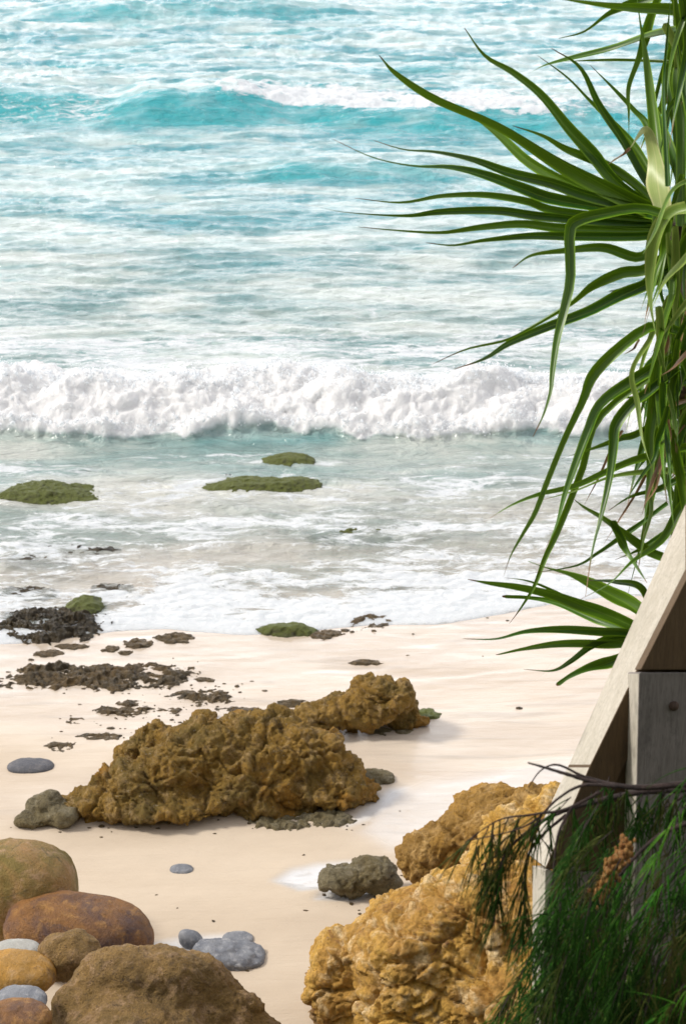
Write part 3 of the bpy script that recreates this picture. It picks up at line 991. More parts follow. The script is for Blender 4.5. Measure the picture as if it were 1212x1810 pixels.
stone('stone', 55, 1355, 42, 15, M['stone_dark'], 'smooth dark grey stone lying alone near the left edge', G2, seed=64, sub=4, cat='stone')

# ------------------------------------------------------------------ low rocks in the wash and in the sea
G3 = 'low dark rocks showing through the wet sand'
LOW = [
    (175, 1186, 148, 26, 'long flat pitted rock in the wet sand, largest of the low ones', 0.5),
    (85, 1153, 25, 8, 'thin dark rock just above the long flat rock', 0.6),
    (128, 1139, 28, 6, 'sliver of dark rock at the water edge above the long flat rock', 0.5),
    (196, 1144, 15, 6, 'tiny dark rock left of the two knobs at the water edge', 0.6),
    (222, 1151, 11, 5, 'tiniest dark rock near the water edge', 0.6),
    (246, 1131, 23, 10, 'small knobbed rock at the water edge, left of its twin', 0.6),
    (306, 1123, 31, 11, 'small pointed rock at the water edge, right of its twin', 0.6),
    (222, 1250, 46, 18, 'flat brown rock in wet sand halfway to the largest rock', 0.6),
    (140, 1271, 20, 9, 'small oval rock left of the flat brown rock', 0.7),
    (107, 1316, 27, 11, 'small brown rock above the smooth dark stone', 0.7),
    (182, 1300, 42, 8, 'thin streak of rock on the sand left of the largest rock', 0.5),
    (226, 1335, 26, 24, 'dark knob of rock against the upper left of the largest rock', 0.8),
    (300, 1252, 22, 8, 'small dark rock right of the flat brown rock', 0.6),
    (358, 1228, 50, 18, 'broken grey rock above the largest rock', 0.7),
    (362, 1199, 18, 5, 'thin dark sliver alone on the wet sand above the broken grey rock', 0.6),
    (360, 1268, 24, 14, 'small grey lump touching the top of the largest rock', 0.7),
    (420, 1252, 40, 8, 'low streak of dark rock right of the small grey lump', 0.6),
    (530, 1238, 32, 11, 'low rock between the largest rock and the humped one', 0.7),
    (655, 1092, 34, 15, 'jagged brown rock splashed by foam at the water edge', 0.6),
    (572, 1118, 28, 9, 'small brown rock left of the jagged one in the wash', 0.6),
    (650, 1168, 30, 4, 'faint streak of rock in the wet sand above the humped rock', 0.5),
    (665, 1376, 32, 17, 'small brown rock at the right foot of the largest rock', 0.8),
    (690, 1290, 44, 10, 'low wet rock at the foot of the humped rock', 0.6),
    (580, 1440, 48, 16, 'low brown rock in front of the right end of the largest rock', 0.6),
    (500, 1446, 60, 14, 'low crumbly rock along the front of the largest rock', 0.6),
]
for i, (px, py, rx, ry, lb, k) in enumerate(LOW):
    if i in (11, 15, 21):
        stone('low_rock', px, py, rx, ry, M['crag'] if i != 21 else M['greyolive'], lb, G3, k=k, sink=0.5, seed=100 + i, amp=0.26, crack=0.06, cell=2, fine=0.06)
        continue
    reef('low_rock', px, py, rx, ry, M['crag_dark'] if i not in (22, 23, 24) else M['greyolive'], lb, G3, seed=100 + i,
         height=(0.025 + 0.0032 * ry) if i not in (23, 24) else 0.10, k=1.0)
scatter_bits()
reef('low_rock', 748, 1262, 26, 14, M['mossy'], 'bright green weed-covered rock at the right foot of the humped rock', G3, seed=151, height=0.07, jag=0.7, dome=0.3)
G4 = 'rocks standing in the sea'
SEA = [
    (76, 862, 80, 22, 'mossy', 'broad moss-covered rock in the sea at the left edge', -0.02),
    (511, 805, 38, 12, 'mossy', 'small mossy rock in the sea, the one farther from the beach', -0.01),
    (462, 849, 90, 13, 'mossy', 'long flat mossy rock in the sea, just nearer than the small mossy one', -0.01),
    (140, 966, 60, 11, 'crag_dark', 'flat dark rock barely above the water left of centre', -0.02),
    (65, 985, 45, 8, 'crag_dark', 'sliver of dark rock in the water below the flat one', -0.02),
    (48, 1040, 50, 11, 'crag_dark', 'dark brown rock awash at the left edge', -0.01),
    (85, 1092, 92, 30, 'crag_dark', 'largest dark jagged rock awash in the foam at the left', 0.02),
    (198, 1034, 32, 9, 'crag_dark', 'dark rock awash right of the jagged one', 0.0),
    (152, 1060, 30, 16, 'mossy', 'green-tinged rock in the foam at the right end of the jagged one', 0.02),
    (508, 1106, 46, 11, 'mossy', 'bright green weedy rock at the water edge', 0.02),
    (620, 940, 60, 7, 'mossy', 'faint green rock just under the water right of centre', -0.04),
    (400, 842, 34, 9, 'crag_dark', 'dark tip of rock at the left end of the long mossy one', -0.02),
]
for i, (px, py, rx, ry, mt, lb, z) in enumerate(SEA):
    moss_ = mt == 'mossy'
    reef('sea_rock', px, py, rx, ry, M[mt if moss_ else 'wet_crag'], lb, G4, seed=200 + i, height=(0.04 + 0.0045 * ry) * (1.0 if moss_ else 0.75), base=z - (0.0 if moss_ else 0.015), jag=0.35 if moss_ and ry > 10 else 1.0, dome=0.5 if moss_ else 0)


# ------------------------------------------------------------------ timber barrier
def m_wood(name, a, b, c, grain=(14, 14, 1.2), rough=0.8):
    n = NT(name)
    g = n.noise(6, 7, 0.65, n.scaled(grain), 0.8)
    g2 = n.noise(30, 4, 0.6, n.scaled(grain), 0.3)
    bl = n.noise(3, 5, 0.6)
    col = n.mix(n.rng(g, 0.3, 0.7), a, b)
    col = n.mix(n.rng(bl, 0.45, 0.7, 0, 0.6), col, c)
    col = n.mix(n.rng(g2, 0.5, 0.75, 0, 0.6), col, tuple(v * 0.4 for v in a))
    col = n.mix(n.rng(n.noise(9, 6, 0.7, n.scaled((1.0, 1.0, 0.5))), 0.56, 0.70, 0, 0.5), col, tuple(v * 0.35 for v in c))
    nb = n.bump(g, 0.35, 0.01)
    nb = n.bump(g2, 0.3, 0.004, nb)
    s = n.bsdf(Base_Color=col, Roughness=rough, Normal=nb)
    return n.done(s.outputs[0])


M['wood_pale'] = m_wood('weathered_lit_timber', (0.42, 0.38, 0.31), (0.53, 0.49, 0.42), (0.35, 0.32, 0.25), (9, 9, 1.2))  # weathered timber; light on top and left faces also put into the colour
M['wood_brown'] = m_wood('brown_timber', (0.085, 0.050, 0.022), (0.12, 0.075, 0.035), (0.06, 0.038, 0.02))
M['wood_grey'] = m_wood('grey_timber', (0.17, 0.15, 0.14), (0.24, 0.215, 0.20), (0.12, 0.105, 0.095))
M['bolt'] = m_wood('rusty_bolt', (0.05, 0.03, 0.02), (0.09, 0.05, 0.03), (0.04, 0.03, 0.03))


def loft(name, front, back, mat, parent, bevel=0.004, edge_mat=None, edge_faces=()):
    """a solid between two matching outlines (front nearer the camera)"""
    n_ = len(front)
    V = list(front) + list(back)
    F = [list(range(n_))[::-1], list(range(n_, 2 * n_))]
    for i in range(n_):
        j = (i + 1) % n_
        F.append([i, j, n_ + j, n_ + i])
    o = mesh_obj(name, V, F, mat, parent, smooth_shade=False)
    bm = bmesh.new()
    bm.from_mesh(o.data)
    bmesh.ops.recalc_face_normals(bm, faces=bm.faces)
    if edge_mat:
        bm.faces.ensure_lookup_table()
        for i in edge_faces:
            bm.faces[2 + i].material_index = 1
    bmesh.ops.bevel(bm, geom=bm.edges[:], offset=bevel, segments=2, affect='EDGES', profile=0.5)
    bm.to_mesh(o.data)
    bm.free()
    if edge_mat: o.data.materials.append(edge_mat)
    return o


fence = empty('timber_barrier', at_plane(1100, 2600, 4.6, 0.35) * np.array([1, 1, 0]) + np.array([0, 0, 3.0]))
tag(fence, 'weathered timber barrier with a pale sloping top rail and a grey post', 'barrier')
fo = np.array(fence.location)
A = lambda pts, y0: [at_plane(px, py, y0, 0.35) - fo for px, py in pts]
Y0 = 4.55
# sloping rail: pale top face, brown side
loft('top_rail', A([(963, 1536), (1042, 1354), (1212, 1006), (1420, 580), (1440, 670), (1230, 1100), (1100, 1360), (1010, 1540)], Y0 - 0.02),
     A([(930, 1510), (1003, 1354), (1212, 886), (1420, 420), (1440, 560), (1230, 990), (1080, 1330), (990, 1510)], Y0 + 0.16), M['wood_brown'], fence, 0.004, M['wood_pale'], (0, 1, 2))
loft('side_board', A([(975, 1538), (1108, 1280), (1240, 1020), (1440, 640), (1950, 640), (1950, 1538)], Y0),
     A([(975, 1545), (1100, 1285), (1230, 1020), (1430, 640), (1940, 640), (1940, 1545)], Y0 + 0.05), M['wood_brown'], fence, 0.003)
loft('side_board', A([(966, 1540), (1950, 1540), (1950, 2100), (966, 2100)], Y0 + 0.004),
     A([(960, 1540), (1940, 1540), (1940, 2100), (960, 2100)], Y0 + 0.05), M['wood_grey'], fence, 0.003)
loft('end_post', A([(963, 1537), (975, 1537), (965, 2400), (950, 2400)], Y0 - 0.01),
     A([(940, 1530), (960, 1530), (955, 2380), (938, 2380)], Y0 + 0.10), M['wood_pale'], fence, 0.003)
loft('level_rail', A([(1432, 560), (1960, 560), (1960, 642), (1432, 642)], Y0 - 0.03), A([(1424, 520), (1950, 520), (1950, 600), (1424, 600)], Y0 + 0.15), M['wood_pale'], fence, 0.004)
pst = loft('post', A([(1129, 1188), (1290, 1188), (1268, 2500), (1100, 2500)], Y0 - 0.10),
           A([(1108, 1188), (1270, 1188), (1250, 2500), (1078, 2500)], Y0 - 0.004), M['wood_grey'], fence, 0.004, M['wood_pale'], (3,))  # left face paler: its light is put into the colour
loft('rail_bracket_board', A([(1131, 1184), (1220, 1008), (1440, 575), (1440, 1184)], Y0 - 0.104),
     A([(1120, 1184), (1209, 1008), (1430, 575), (1430, 1184)], Y0 - 0.03), M['wood_brown'], fence, 0.003)
bv, bf_ = _ICO[4]
b0 = at_plane(1190, 1248, Y0 - 0.104, 0.35) - fo
bo = mesh_obj('bolt', bv * np.array([0.013, 0.010, 0.013]) + b0, bf_, M['bolt'], fence)


# ------------------------------------------------------------------ pandanus
def m_leaf(name, a, b, edge, tipc=(0.10, 0.045, 0.015)):
    n = NT(name)
    t, e, br = n.attr('along'), n.attr('across'), n.attr('dry')
    g = n.noise(5, 4, 0.6)
    oi = n.node('ShaderNodeObjectInfo').outputs['Random']
    col = n.mix(n.rng(g, 0.35, 0.65), a, b)
    col = n.mix(n.math('MULTIPLY', oi, 0.45), col, edge)
    line = n.node('ShaderNodeTexNoise')
    line.noise_dimensions = '1D'
    line.inputs['Scale'].default_value = 14
    n.t.links.new(e, line.inputs['W'])
    col = n.mix(n.rng(line.outputs['Fac'], 0.35, 0.7, 0, 0.4), col, tuple(v * 0.55 for v in a))
    ab = n.math('ABSOLUTE', e)
    col = n.mix(n.rng(ab, 0.70, 0.95, 0, 0.9), col, edge)
    col = n.mix(n.rng(ab, 0.0, 0.10, 0.55, 0.0), col, edge)
    dry = n.rng(n.math('ADD', br, n.math('MULTIPLY', g, 0.3)), 0.55, 0.85)
    col = n.mix(dry, col, n.mix(g, tipc, (0.28, 0.15, 0.05)))
    s = n.bsdf(Base_Color=col, Roughness=0.38)
    n.set(s, 'Specular IOR Level', 0.35)
    tr = n.node('ShaderNodeBsdfTranslucent', Color=n.mix(dry, n.mix(0.5, col, edge), tipc))
    mx = n.node('ShaderNodeMixShader', _0=0.16, _1=s.outputs[0], _2=tr.outputs[0])
    return n.done(mx.outputs[0])


ML = m_leaf('pandanus_leaf', (0.006, 0.042, 0.004), (0.018, 0.095, 0.007), (0.20, 0.36, 0.012))
MLY = m_leaf('pandanus_leaf_bright', (0.09, 0.20, 0.02), (0.16, 0.28, 0.035), (0.34, 0.42, 0.10))
MLP = m_leaf('pandanus_leaf_pale', (0.32, 0.42, 0.12), (0.40, 0.46, 0.18), (0.55, 0.55, 0.25))
MLD = m_leaf('pandanus_leaf_dead', (0.20, 0.10, 0.05), (0.28, 0.15, 0.07), (0.36, 0.22, 0.12))


def catmull(P, n_):
    P = np.array(P, float)
    P = np.vstack([2 * P[0] - P[1], P, 2 * P[-1] - P[-2]])
    seg = len(P) - 3
    out = []
    for t in np.linspace(0, seg - 1e-6, n_):
        i = int(t)
        f = t - i
        p0, p1, p2, p3 = P[i:i + 4]
        out.append(0.5 * ((2 * p1) + (-p0 + p2) * f + (2 * p0 - 5 * p1 + 4 * p2 - p3) * f * f + (-p0 + 3 * p1 - 3 * p2 + p3) * f ** 3))
    return np.array(out)


def leaf(parent, pix, w, mat=None, d0=5.8, d1=None, blunt=0.0, dry=0.15, fold=0.72, twist=0.62, world=None, seed=None, root_w=0.8):
    """one strap leaf; pix runs from the base to the tip, w is its widest breadth in photo pixels"""
    r_ = random.Random(seed if seed is not None else int(pix[0][0] * 7 + pix[-1][1] * 13))
    d1 = d0 + r_.uniform(-0.35, 0.35) if d1 is None else d1
    if world is None:
        L = np.cumsum([0] + [math.dist(a, b) for a, b in zip(pix, pix[1:])])
        L /= L[-1]
        W = [at_d(px, py, d0 + (d1 - d0) * l + 0.10 * math.sin(l * 3)) for (px, py), l in zip(pix, L)]
        width = 0.86 * w / FPX * d0
    else:
        W, width = world, w
    NS = 30
    C = catmull(W, NS)
    po = np.array(parent.location)
    T = np.gradient(C, axis=0)
    T /= np.linalg.norm(T, axis=1)[:, None]
    tw0, tw1 = r_.uniform(-twist, twist), r_.uniform(-twist * 2.2, twist * 2.2)
    V, al, ac, dr = [], [], [], []
    for i in range(NS):
        t = i / (NS - 1)
        view = C[i] - np.array([0, 0, CAM_H])
        view /= np.linalg.norm(view)
        side = np.cross(T[i], view)
        side /= np.linalg.norm(side) + 1e-9
        nr = np.cross(side, T[i])
        a_ = tw0 + (tw1 - tw0) * t + 0.38 * math.sin(t * 8 + tw0 * 9)
        s2 = side * math.cos(a_) + nr * math.sin(a_)
        n2_ = np.cross(s2, T[i])
        up = 1.0 if n2_ @ view < 0 else -1.0
        prof_ = (root_w + (1 - root_w) * min(t / 0.3, 1)) * (1 - max(0, (t - 0.3) / 0.7)) ** 1.05
        if blunt: prof_ = max(prof_, blunt * (1 if t < 0.985 else 0.4))
        h = 0.5 * width * max(prof_, 0.07 if t < 0.97 else 0.03)
        fo_ = fold * (0.6 + 0.4 * math.sin(t * 3.1 + 1))
        for k, u in enumerate((-1, -0.5, 0, 0.5, 1)):
            edge = abs(u)
            V.append(C[i] + s2 * h * u * math.cos(fo_) + n2_ * up * h * math.sin(fo_) * (-(edge)) * -1.0 * (1 if True else 0) - po)
            al.append(t); ac.append(u)
            dr.append(min(1, max(0, (t - (1 - dry)) / max(dry, .01))) if dry else 0)
    o = mesh_obj('leaf', V, grid_faces(NS, 5), mat or ML, parent, attrs={'along': al, 'across': ac, 'dry': dr})
    return o


def limb(name, pts, radii, mat, parent, sides=10, rough=0.05, ring=0.0):
    n_ = max(12, len(pts) * 8)
    C = catmull(pts, n_)
    rr = np.interp(np.linspace(0, 1, n_), np.linspace(0, 1, len(radii)), radii)
    T = np.gradient(C, axis=0)
    T /= np.linalg.norm(T, axis=1)[:, None]
    V = []
    for i in range(n_):
        a = np.cross(T[i], [0.3, 1, 0.2]); a /= np.linalg.norm(a)
        b = np.cross(T[i], a)
        for k in range(sides):
            th = 2 * math.pi * k / sides
            r = rr[i] * (1 + rough * random.uniform(-1, 1) + ring * (i % 2))
            V.append(C[i] + (a * math.cos(th) + b * math.sin(th)) * r)
    F = []
    for i in range(n_ - 1):
        for k in range(sides):
            F.append([i * sides + k, i * sides + (k + 1) % sides, (i + 1) * sides + (k + 1) % sides, (i + 1) * sides + k])
    F.append(list(range(sides))[::-1])
    F.append([(n_ - 1) * sides + k for k in range(sides)])
    po = np.array(parent.location) if parent else 0
    return mesh_obj(name, np.array(V) - po, F, mat, parent)


M['bark'] = m_rock('pandanus_bark', (0.16, 0.11, 0.07), (0.10, 0.07, 0.045), (0.23, 0.17, 0.11), (0.04, 0.03, 0.02), 6, 0.7)
M['bark_orange'] = m_rock('dead_leaf_base', (0.26, 0.13, 0.03), (0.16, 0.08, 0.02), (0.36, 0.19, 0.05), (0.05, 0.03, 0.02), 8, 0.7)

foot = at_d(1290, 900, 6.4)
pan = empty('pandanus_tree', (foot[0], foot[1], sand_z(foot[0], foot[1]) - 0.05))
tag(pan, 'tall pandanus with long strap leaves arching out over the sea view', 'tree')
B1 = at_d(1200, 385, 5.9)
B0 = at_d(1225, 60, 5.9)
B2 = at_d(1225, 700, 6.0)
base = np.array(pan.location)
limb('trunk', [base, base + (0.02, 0, 1.0), at_d(1285, 1100, 6.3), at_d(1255, 800, 6.2), at_d(1235, 600, 6.1)], [0.10, 0.08, 0.075, 0.07, 0.06], M['bark'], pan, ring=0.06)
limb('branch', [at_d(1235, 600, 6.1), at_d(1222, 480, 6.0), B1], [0.055, 0.045, 0.04], M['bark'], pan, ring=0.06)
limb('branch', [at_d(1240, 620, 6.1), at_d(1275, 400, 6.0), at_d(1255, 180, 5.95), at_d(1235, 60, 5.9)], [0.05, 0.045, 0.04, 0.035], M['bark'], pan, ring=0.06)
limb('branch', [at_d(1250, 800, 6.2), at_d(1225, 760, 6.1), at_d(1205, 690, 6.0)], [0.05, 0.04, 0.03], M['bark_orange'], pan, ring=0.1)

c1 = (1180, 385)
LV = [  # base -> tip, breadth, keywords
    ([c1, (1140, 366), (1010, 296), (889, 221), (768, 172), (700, 130), (670, 98)], 50, dict(dry=0.10)),
    ([c1, (1100, 362), (1003, 322), (932, 284), (880, 240), (830, 205), (740, 158), (682, 112)], 34, {}),
    ([c1, (1096, 326), (1052, 278), (1003, 229), (954, 169), (905, 128), (856, 98), (820, 49)], 38, dict(dry=0.05)),
    ([c1, (1162, 355), (1129, 311), (1096, 246), (1058, 186), (1025, 120), (973, 85)], 36, {}),
    ([c1, (1140, 290), (1096, 229), (1042, 175), (1003, 137), (949, 98)], 24, {}),
    ([c1, (1165, 280), (1143, 218), (1118, 191), (1080, 153), (1042, 115)], 24, {}),
    ([c1, (1120, 330), (1060, 290), (1000, 262), (960, 240), (905, 222)], 32, {}),
    ([c1, (1150, 372), (1042, 344), (976, 322), (900, 306), (834, 284), (768, 270), (714, 265), (659, 248)], 34, {}),
    ([c1, (1150, 380), (987, 355), (921, 333), (856, 311), (796, 298), (730, 295), (659, 279), (588, 246)], 34, {}),
    ([c1, (1150, 390), (987, 371), (932, 355), (856, 345), (779, 347), (708, 358), (626, 350)], 26, {}),
    ([c1, (1150, 395), (960, 380), (878, 371), (779, 373), (714, 380), (605, 374), (550, 362)], 28, {}),
    ([c1, (1150, 405), (998, 404), (921, 396), (845, 401), (779, 410), (703, 407), (632, 401)], 26, {}),
    ([c1, (1150, 415), (1020, 418), (932, 416), (856, 423), (801, 433), (752, 429)], 26, {}),
    ([c1, (1134, 453), (1063, 437), (987, 442), (938, 451), (905, 474)], 28, {}),
    ([c1, (1140, 377), (1069, 366), (1014, 350), (962, 352)], 32, dict(d0=5.7)),
    ([c1, (1129, 371), (1060, 380), (1018, 390), (1004, 412), (1006, 492), (995, 552), (984, 601), (976, 661), (973, 691), (960, 733), (941, 772)], 34, dict(d0=5.55, d1=5.4, dry=0.12)),
    ([(1190, 440), (1140, 475), (1096, 480), (1042, 502), (1003, 535), (932, 579), (889, 601), (823, 617), (763, 644)], 34, dict(dry=0.22)),
    ([(1190, 470), (1140, 502), (1096, 524), (1042, 552), (965, 579), (900, 606), (856, 634), (801, 653)], 36, dict(dry=0.2)),
    ([(1200, 470), (1150, 495), (1110, 510), (1075, 515)], 34, {}),
    # upper crown
    ([(1235, 30), (1212, -20), (1118, 5), (1074, 22), (1031, 55), (987, 68)], 30, dict(dry=0.05)),
    ([(1240, 50), (1212, 22), (1120, 12), (1042, 4), (987, -2)], 34, {}),
    ([(1240, 50), (1212, 55), (1151, 66), (1085, 87), (1020, 101), (965, 115), (932, 131)], 32, dict(d0=5.7, dry=0.08)),
    ([(1240, 110), (1212, 107), (1123, 104), (1050, 106), (987, 109)], 18, {}),
    ([(1162, 400), (1162, 328), (1156, 218), (1145, 137), (1132, 55), (1121, -30)], 36, dict(d0=5.65, dry=0)),
    ([(1180, 330), (1175, 164), (1178, 82), (1185, -20)], 18, dict(d0=5.6, dry=0)),
    ([(1200, 400), (1194, 328), (1173, 246), (1151, 180), (1140, 100)], 44, dict(d0=5.75, dry=0)),
    ([(1205, 400), (1205, 218), (1196, 137), (1206, 62), (1220, 0)], 34, dict(d0=5.7, dry=0)),
    ([(1225, 380), (1222, 250), (1212, 120), (1196, 20), (1190, -40)], 36, dict(d0=5.8, dry=0)),
    ([(1170, 380), (1162, 328), (1156, 273), (1140, 229), (1112, 262)], 50, dict(mat=MLP, d0=5.6, dry=0, fold=0.2)),
    # bright hanging leaves of the heart
    ([(1215, 370), (1185, 384), (1158, 426), (1150, 492), (1156, 573), (1176, 660)], 46, dict(mat=MLY, d0=5.5, dry=0.1)),
    ([(1240, 310), (1189, 339), (1156, 410), (1135, 450)], 16, dict(mat=MLY, d0=5.45, dry=0)),
    ([(1240, 430), (1212, 459), (1178, 492), (1151, 545)], 22, dict(mat=MLY, d0=5.45, dry=0)),
    ([(1240, 500), (1212, 535), (1178, 579), (1150, 625)], 18, dict(mat=MLY, d0=5.45)),
    ([(1225, 400), (1200, 440), (1192, 520), (1196, 600), (1205, 690)], 34, dict(d0=5.6)),
    ([(1230, 380), (1212, 420), (1206, 480), (1210, 560)], 30, dict(d0=5.7)),
    # lower crown, hanging
    ([(1200, 590), (1150, 580), (1085, 623), (1042, 664), (1024, 707), (994, 772), (963, 852), (944, 905), (923, 943), (902, 981), (889, 1019)], 34, dict(dry=0.16, d0=5.7, d1=5.5)),
    ([(1210, 620), (1154, 650), (1112, 680), (1063, 718), (1040, 764), (1017, 821), (998, 874), (983, 928), (960, 977)], 36, dict(dry=0.12, d0=5.7, d1=5.5)),
    ([(1190, 640), (1060, 735), (1025, 830), (986, 932), (963, 985), (944, 1035), (918, 1077), (899, 1103)], 22, dict(dry=0.25, d0=5.8)),
    ([(1200, 650), (1146, 695), (1116, 714), (1087, 752), (1084, 791), (1078, 848), (1063, 916), (1051, 958), (1042, 1000), (1034, 1054)], 32, dict(dry=0.3, d0=5.65)),
    ([(1180, 560), (1162, 630), (1154, 714), (1146, 772), (1150, 829), (1143, 890), (1139, 924), (1131, 989)], 32, dict(dry=0.22, d0=5.6)),
    ([(1150, 600), (1120, 657), (1127, 714), (1135, 775), (1154, 836)], 20, dict(d0=5.55, mat=MLY)),
    ([(1165, 540), (1172, 630), (1188, 720), (1194, 800)], 26, dict(mat=MLY, d0=5.5)),
    ([(1260, 770), (1212, 790), (1131, 813), (1078, 833), (1017, 859), (952, 874), (902, 894), (853, 924)], 24, {}),
    ([(1240, 690), (1131, 760), (1093, 775), (1040, 794), (986, 812)], 22, {}),
    ([(1260, 820), (1212, 829), (1093, 842), (1017, 868), (956, 884)], 20, dict(mat=MLY)),
    ([(1240, 700), (1181, 800), (1162, 813), (1181, 859), (1196, 900), (1205, 960)], 28, {}),
    ([(1240, 1010), (1162, 981), (1131, 962), (1101, 943), (1063, 916), (1032, 897), (1013, 882)], 28, dict(dry=0.1)),
    ([(1260, 830), (1212, 844), (1169, 862), (1116, 876), (1074, 903)], 24, {}),
    ([(1260, 850), (1207, 890), (1169, 955), (1116, 996), (1078, 1031), (1024, 1060)], 24, {}),
    ([(1180, 890), (1131, 928), (1093, 951), (1055, 977), (1017, 1000), (933, 1014)], 16, {}),
    ([(1080, 920), (1095, 951), (1112, 977), (1127, 1004), (1143, 1031)], 26, {}),
    ([(1250, 900), (1200, 930), (1150, 960), (1120, 975), (1085, 990)], 22, {}),
    ([(1150, 820), (1135, 848), (1116, 882), (1093, 920), (1066, 962)], 10, dict(mat=MLD)),
    ([(1100, 760), (1082, 791), (1055, 848), (1032, 892)], 10, dict(mat=MLD)),
    ([(1240, 590), (1210, 625), (1190, 650), (1165, 665)], 14, dict(mat=MLD, d0=5.5)),
    ([(1230, 700), (1190, 715), (1160, 740), (1150, 800)], 14, dict(mat=MLD, d0=5.6)),
    ([(1230, 720), (1180, 790), (1160, 860), (1130, 900)], 12, dict(mat=MLD, d0=5.7)),
    ([(1130, 600), (1120, 615), (1100, 628)], 8, dict(mat=MLD, d0=5.6)),
    ([(1112, 262), (1090, 278), (1072, 292)], 10, dict(mat=MLD, d0=5.5)),
    ([(1215, 620), (1190, 700), (1180, 760), (1172, 830), (1178, 890)], 28, dict(d0=5.8)),
    ([(1225, 640), (1208, 740), (1200, 820), (1206, 900)], 30, dict(d0=5.9)),
    ([(1240, 560), (1190, 600), (1150, 640), (1120, 700), (1100, 740)], 30, dict(d0=5.9)),
    ([(1240, 660), (1180, 690), (1130, 700), (1062, 706)], 18, dict(d0=5.9)),
]
for i, (pix, w, kw) in enumerate(LV):
    leaf(pan, pix, w, seed=i + 1, **kw)
# the tangle at the heart of the tree
for i in range(125):
    x0 = random.uniform(1165, 1262)
    y0 = random.choice([random.uniform(300, 470), random.uniform(520, 760), random.uniform(520, 760), random.uniform(-40, 120)])
    a = R(random.choice([random.gauss(95, 12), random.gauss(120, 16), random.gauss(75, 10)]))
    L = random.uniform(150, 330)
    b_ = random.uniform(-0.35, 0.35)
    pix = [(x0, y0)]
    for k in range(6):
        if k == random.randint(1, 4): a += random.uniform(-0.5, 0.5)
        pix.append((pix[-1][0] + math.cos(a) * L / 6, pix[-1][1] + math.sin(a) * L / 6))
        a += b_ / 6 + (math.pi / 2 - a) * 0.18
    if min(p[0] for p in pix) < 1100: continue
    leaf(pan, pix, random.uniform(14, 30), seed=700 + i, d0=5.75 + random.uniform(-0.25, 0.4), dry=random.choice([0, 0.15, 0.35]),
         mat=random.choice([ML, ML, ML, ML, MLY, MLD if i % 3 == 0 else ML]))
# leaves on the far side of the crown, mostly outside the picture
for i in range(34):
    cx, cy = random.choice([(1205, 385), (1240, 50), (1215, 660), (1215, 660)])
    c = at_d(cx + random.uniform(-5, 20), cy + random.uniform(-20, 20), 6.0)
    th = random.uniform(-1.2, 1.25)
    L = random.uniform(0.7, 1.1)
    el = random.uniform(-0.5, 0.9)
    d = np.array([math.cos(th) * math.cos(el), math.sin(th) * math.cos(el), math.sin(el)])
    pts = [c + d * L * t + np.array([0, 0, -0.55 * L * t * t]) for t in (0, 0.3, 0.6, 0.85, 1.0)]
    leaf(pan, [(cx, cy), (cx + 50, cy)], 0.055, world=pts, seed=500 + i, mat=ML if i % 4 else MLY)

lowp = at_d(1185, 1150, 6.1)
pan2 = empty('young_pandanus', (lowp[0], lowp[1], sand_z(lowp[0], lowp[1]) - 0.05))
tag(pan2, 'low pandanus whose fan of leaves comes out from behind the timber barrier', 'plant')
pb = np.array(pan2.location)
limb('trunk', [pb, pb + (0, 0, 0.5), at_d(1200, 1220, 6.12), at_d(1175, 1140, 6.1)], [0.07, 0.06, 0.055, 0.045], M['bark'], pan2, ring=0.06)
c3 = (1165, 1130)
for i, (pix, w, kw) in enumerate([
    ([c3, (1124, 1080), (1074, 1050), (1017, 1023), (963, 1004), (933, 993)], 46, dict(blunt=0.28, dry=0.0, d0=5.8)),
    ([c3, (1093, 1096), (1036, 1073), (979, 1050), (922, 1038), (864, 1031), (826, 1024)], 38, {}),
    ([c3, (1085, 1103), (1036, 1088), (979, 1065), (933, 1056), (887, 1054)], 26, dict(blunt=0.35, dry=0.06)),
    ([c3, (1105, 1115), (1055, 1113), (994, 1113), (929, 1118), (876, 1130), (817, 1129)], 28, dict(dry=0.12)),
    ([c3, (1097, 1134), (1036, 1134), (979, 1138), (922, 1147), (876, 1157)], 30, dict(blunt=0.25, dry=0.05)),
    ([c3, (1093, 1124), (1047, 1141), (1009, 1168), (975, 1185), (925, 1183)], 22, dict(dry=0.15)),
    ([c3, (1082, 1168), (1032, 1187), (1002, 1199), (983, 1212)], 34, dict(blunt=0.3, dry=0.08)),
    ([c3, (1050, 1080), (979, 1044), (933, 1027), (891, 1021)], 12, {}),
    ([c3, (1139, 1042), (1085, 1029), (1036, 1025)], 24, {}),
    ([c3, (1200, 1080), (1240, 1040), (1290, 1030)], 34, {}),
    ([c3, (1220, 1120), (1280, 1110), (1340, 1130)], 34, {}),
    ([c3, (1210, 1060), (1230, 980), (1260, 930)], 34, {}),
]):
    leaf(pan2, pix, w, seed=300 + i, **dict(dict(d0=5.95), **kw))


# ------------------------------------------------------------------ she-oak (drooping needles) in front of the barrier
def m_needle(name, a, b, c):
    n = NT(name)
    g = n.noise(6, 3)
    g2 = n.noise(60, 2)
    col = n.mix(n.rng(g, 0.35, 0.65), a, b)
    col = n.mix(n.rng(g2, 0.58, 0.75, 0, 0.8), col, c)
    s = n.bsdf(Base_Color=col, Roughness=0.7)
    n.set(s, 'Specular IOR Level', 0.08)
    tr = n.node('ShaderNodeBsdfTranslucent', Color=col)
    mx = n.node('ShaderNodeMixShader', _0=0.2, _1=s.outputs[0], _2=tr.outputs[0])
    return n.done(mx.outputs[0])


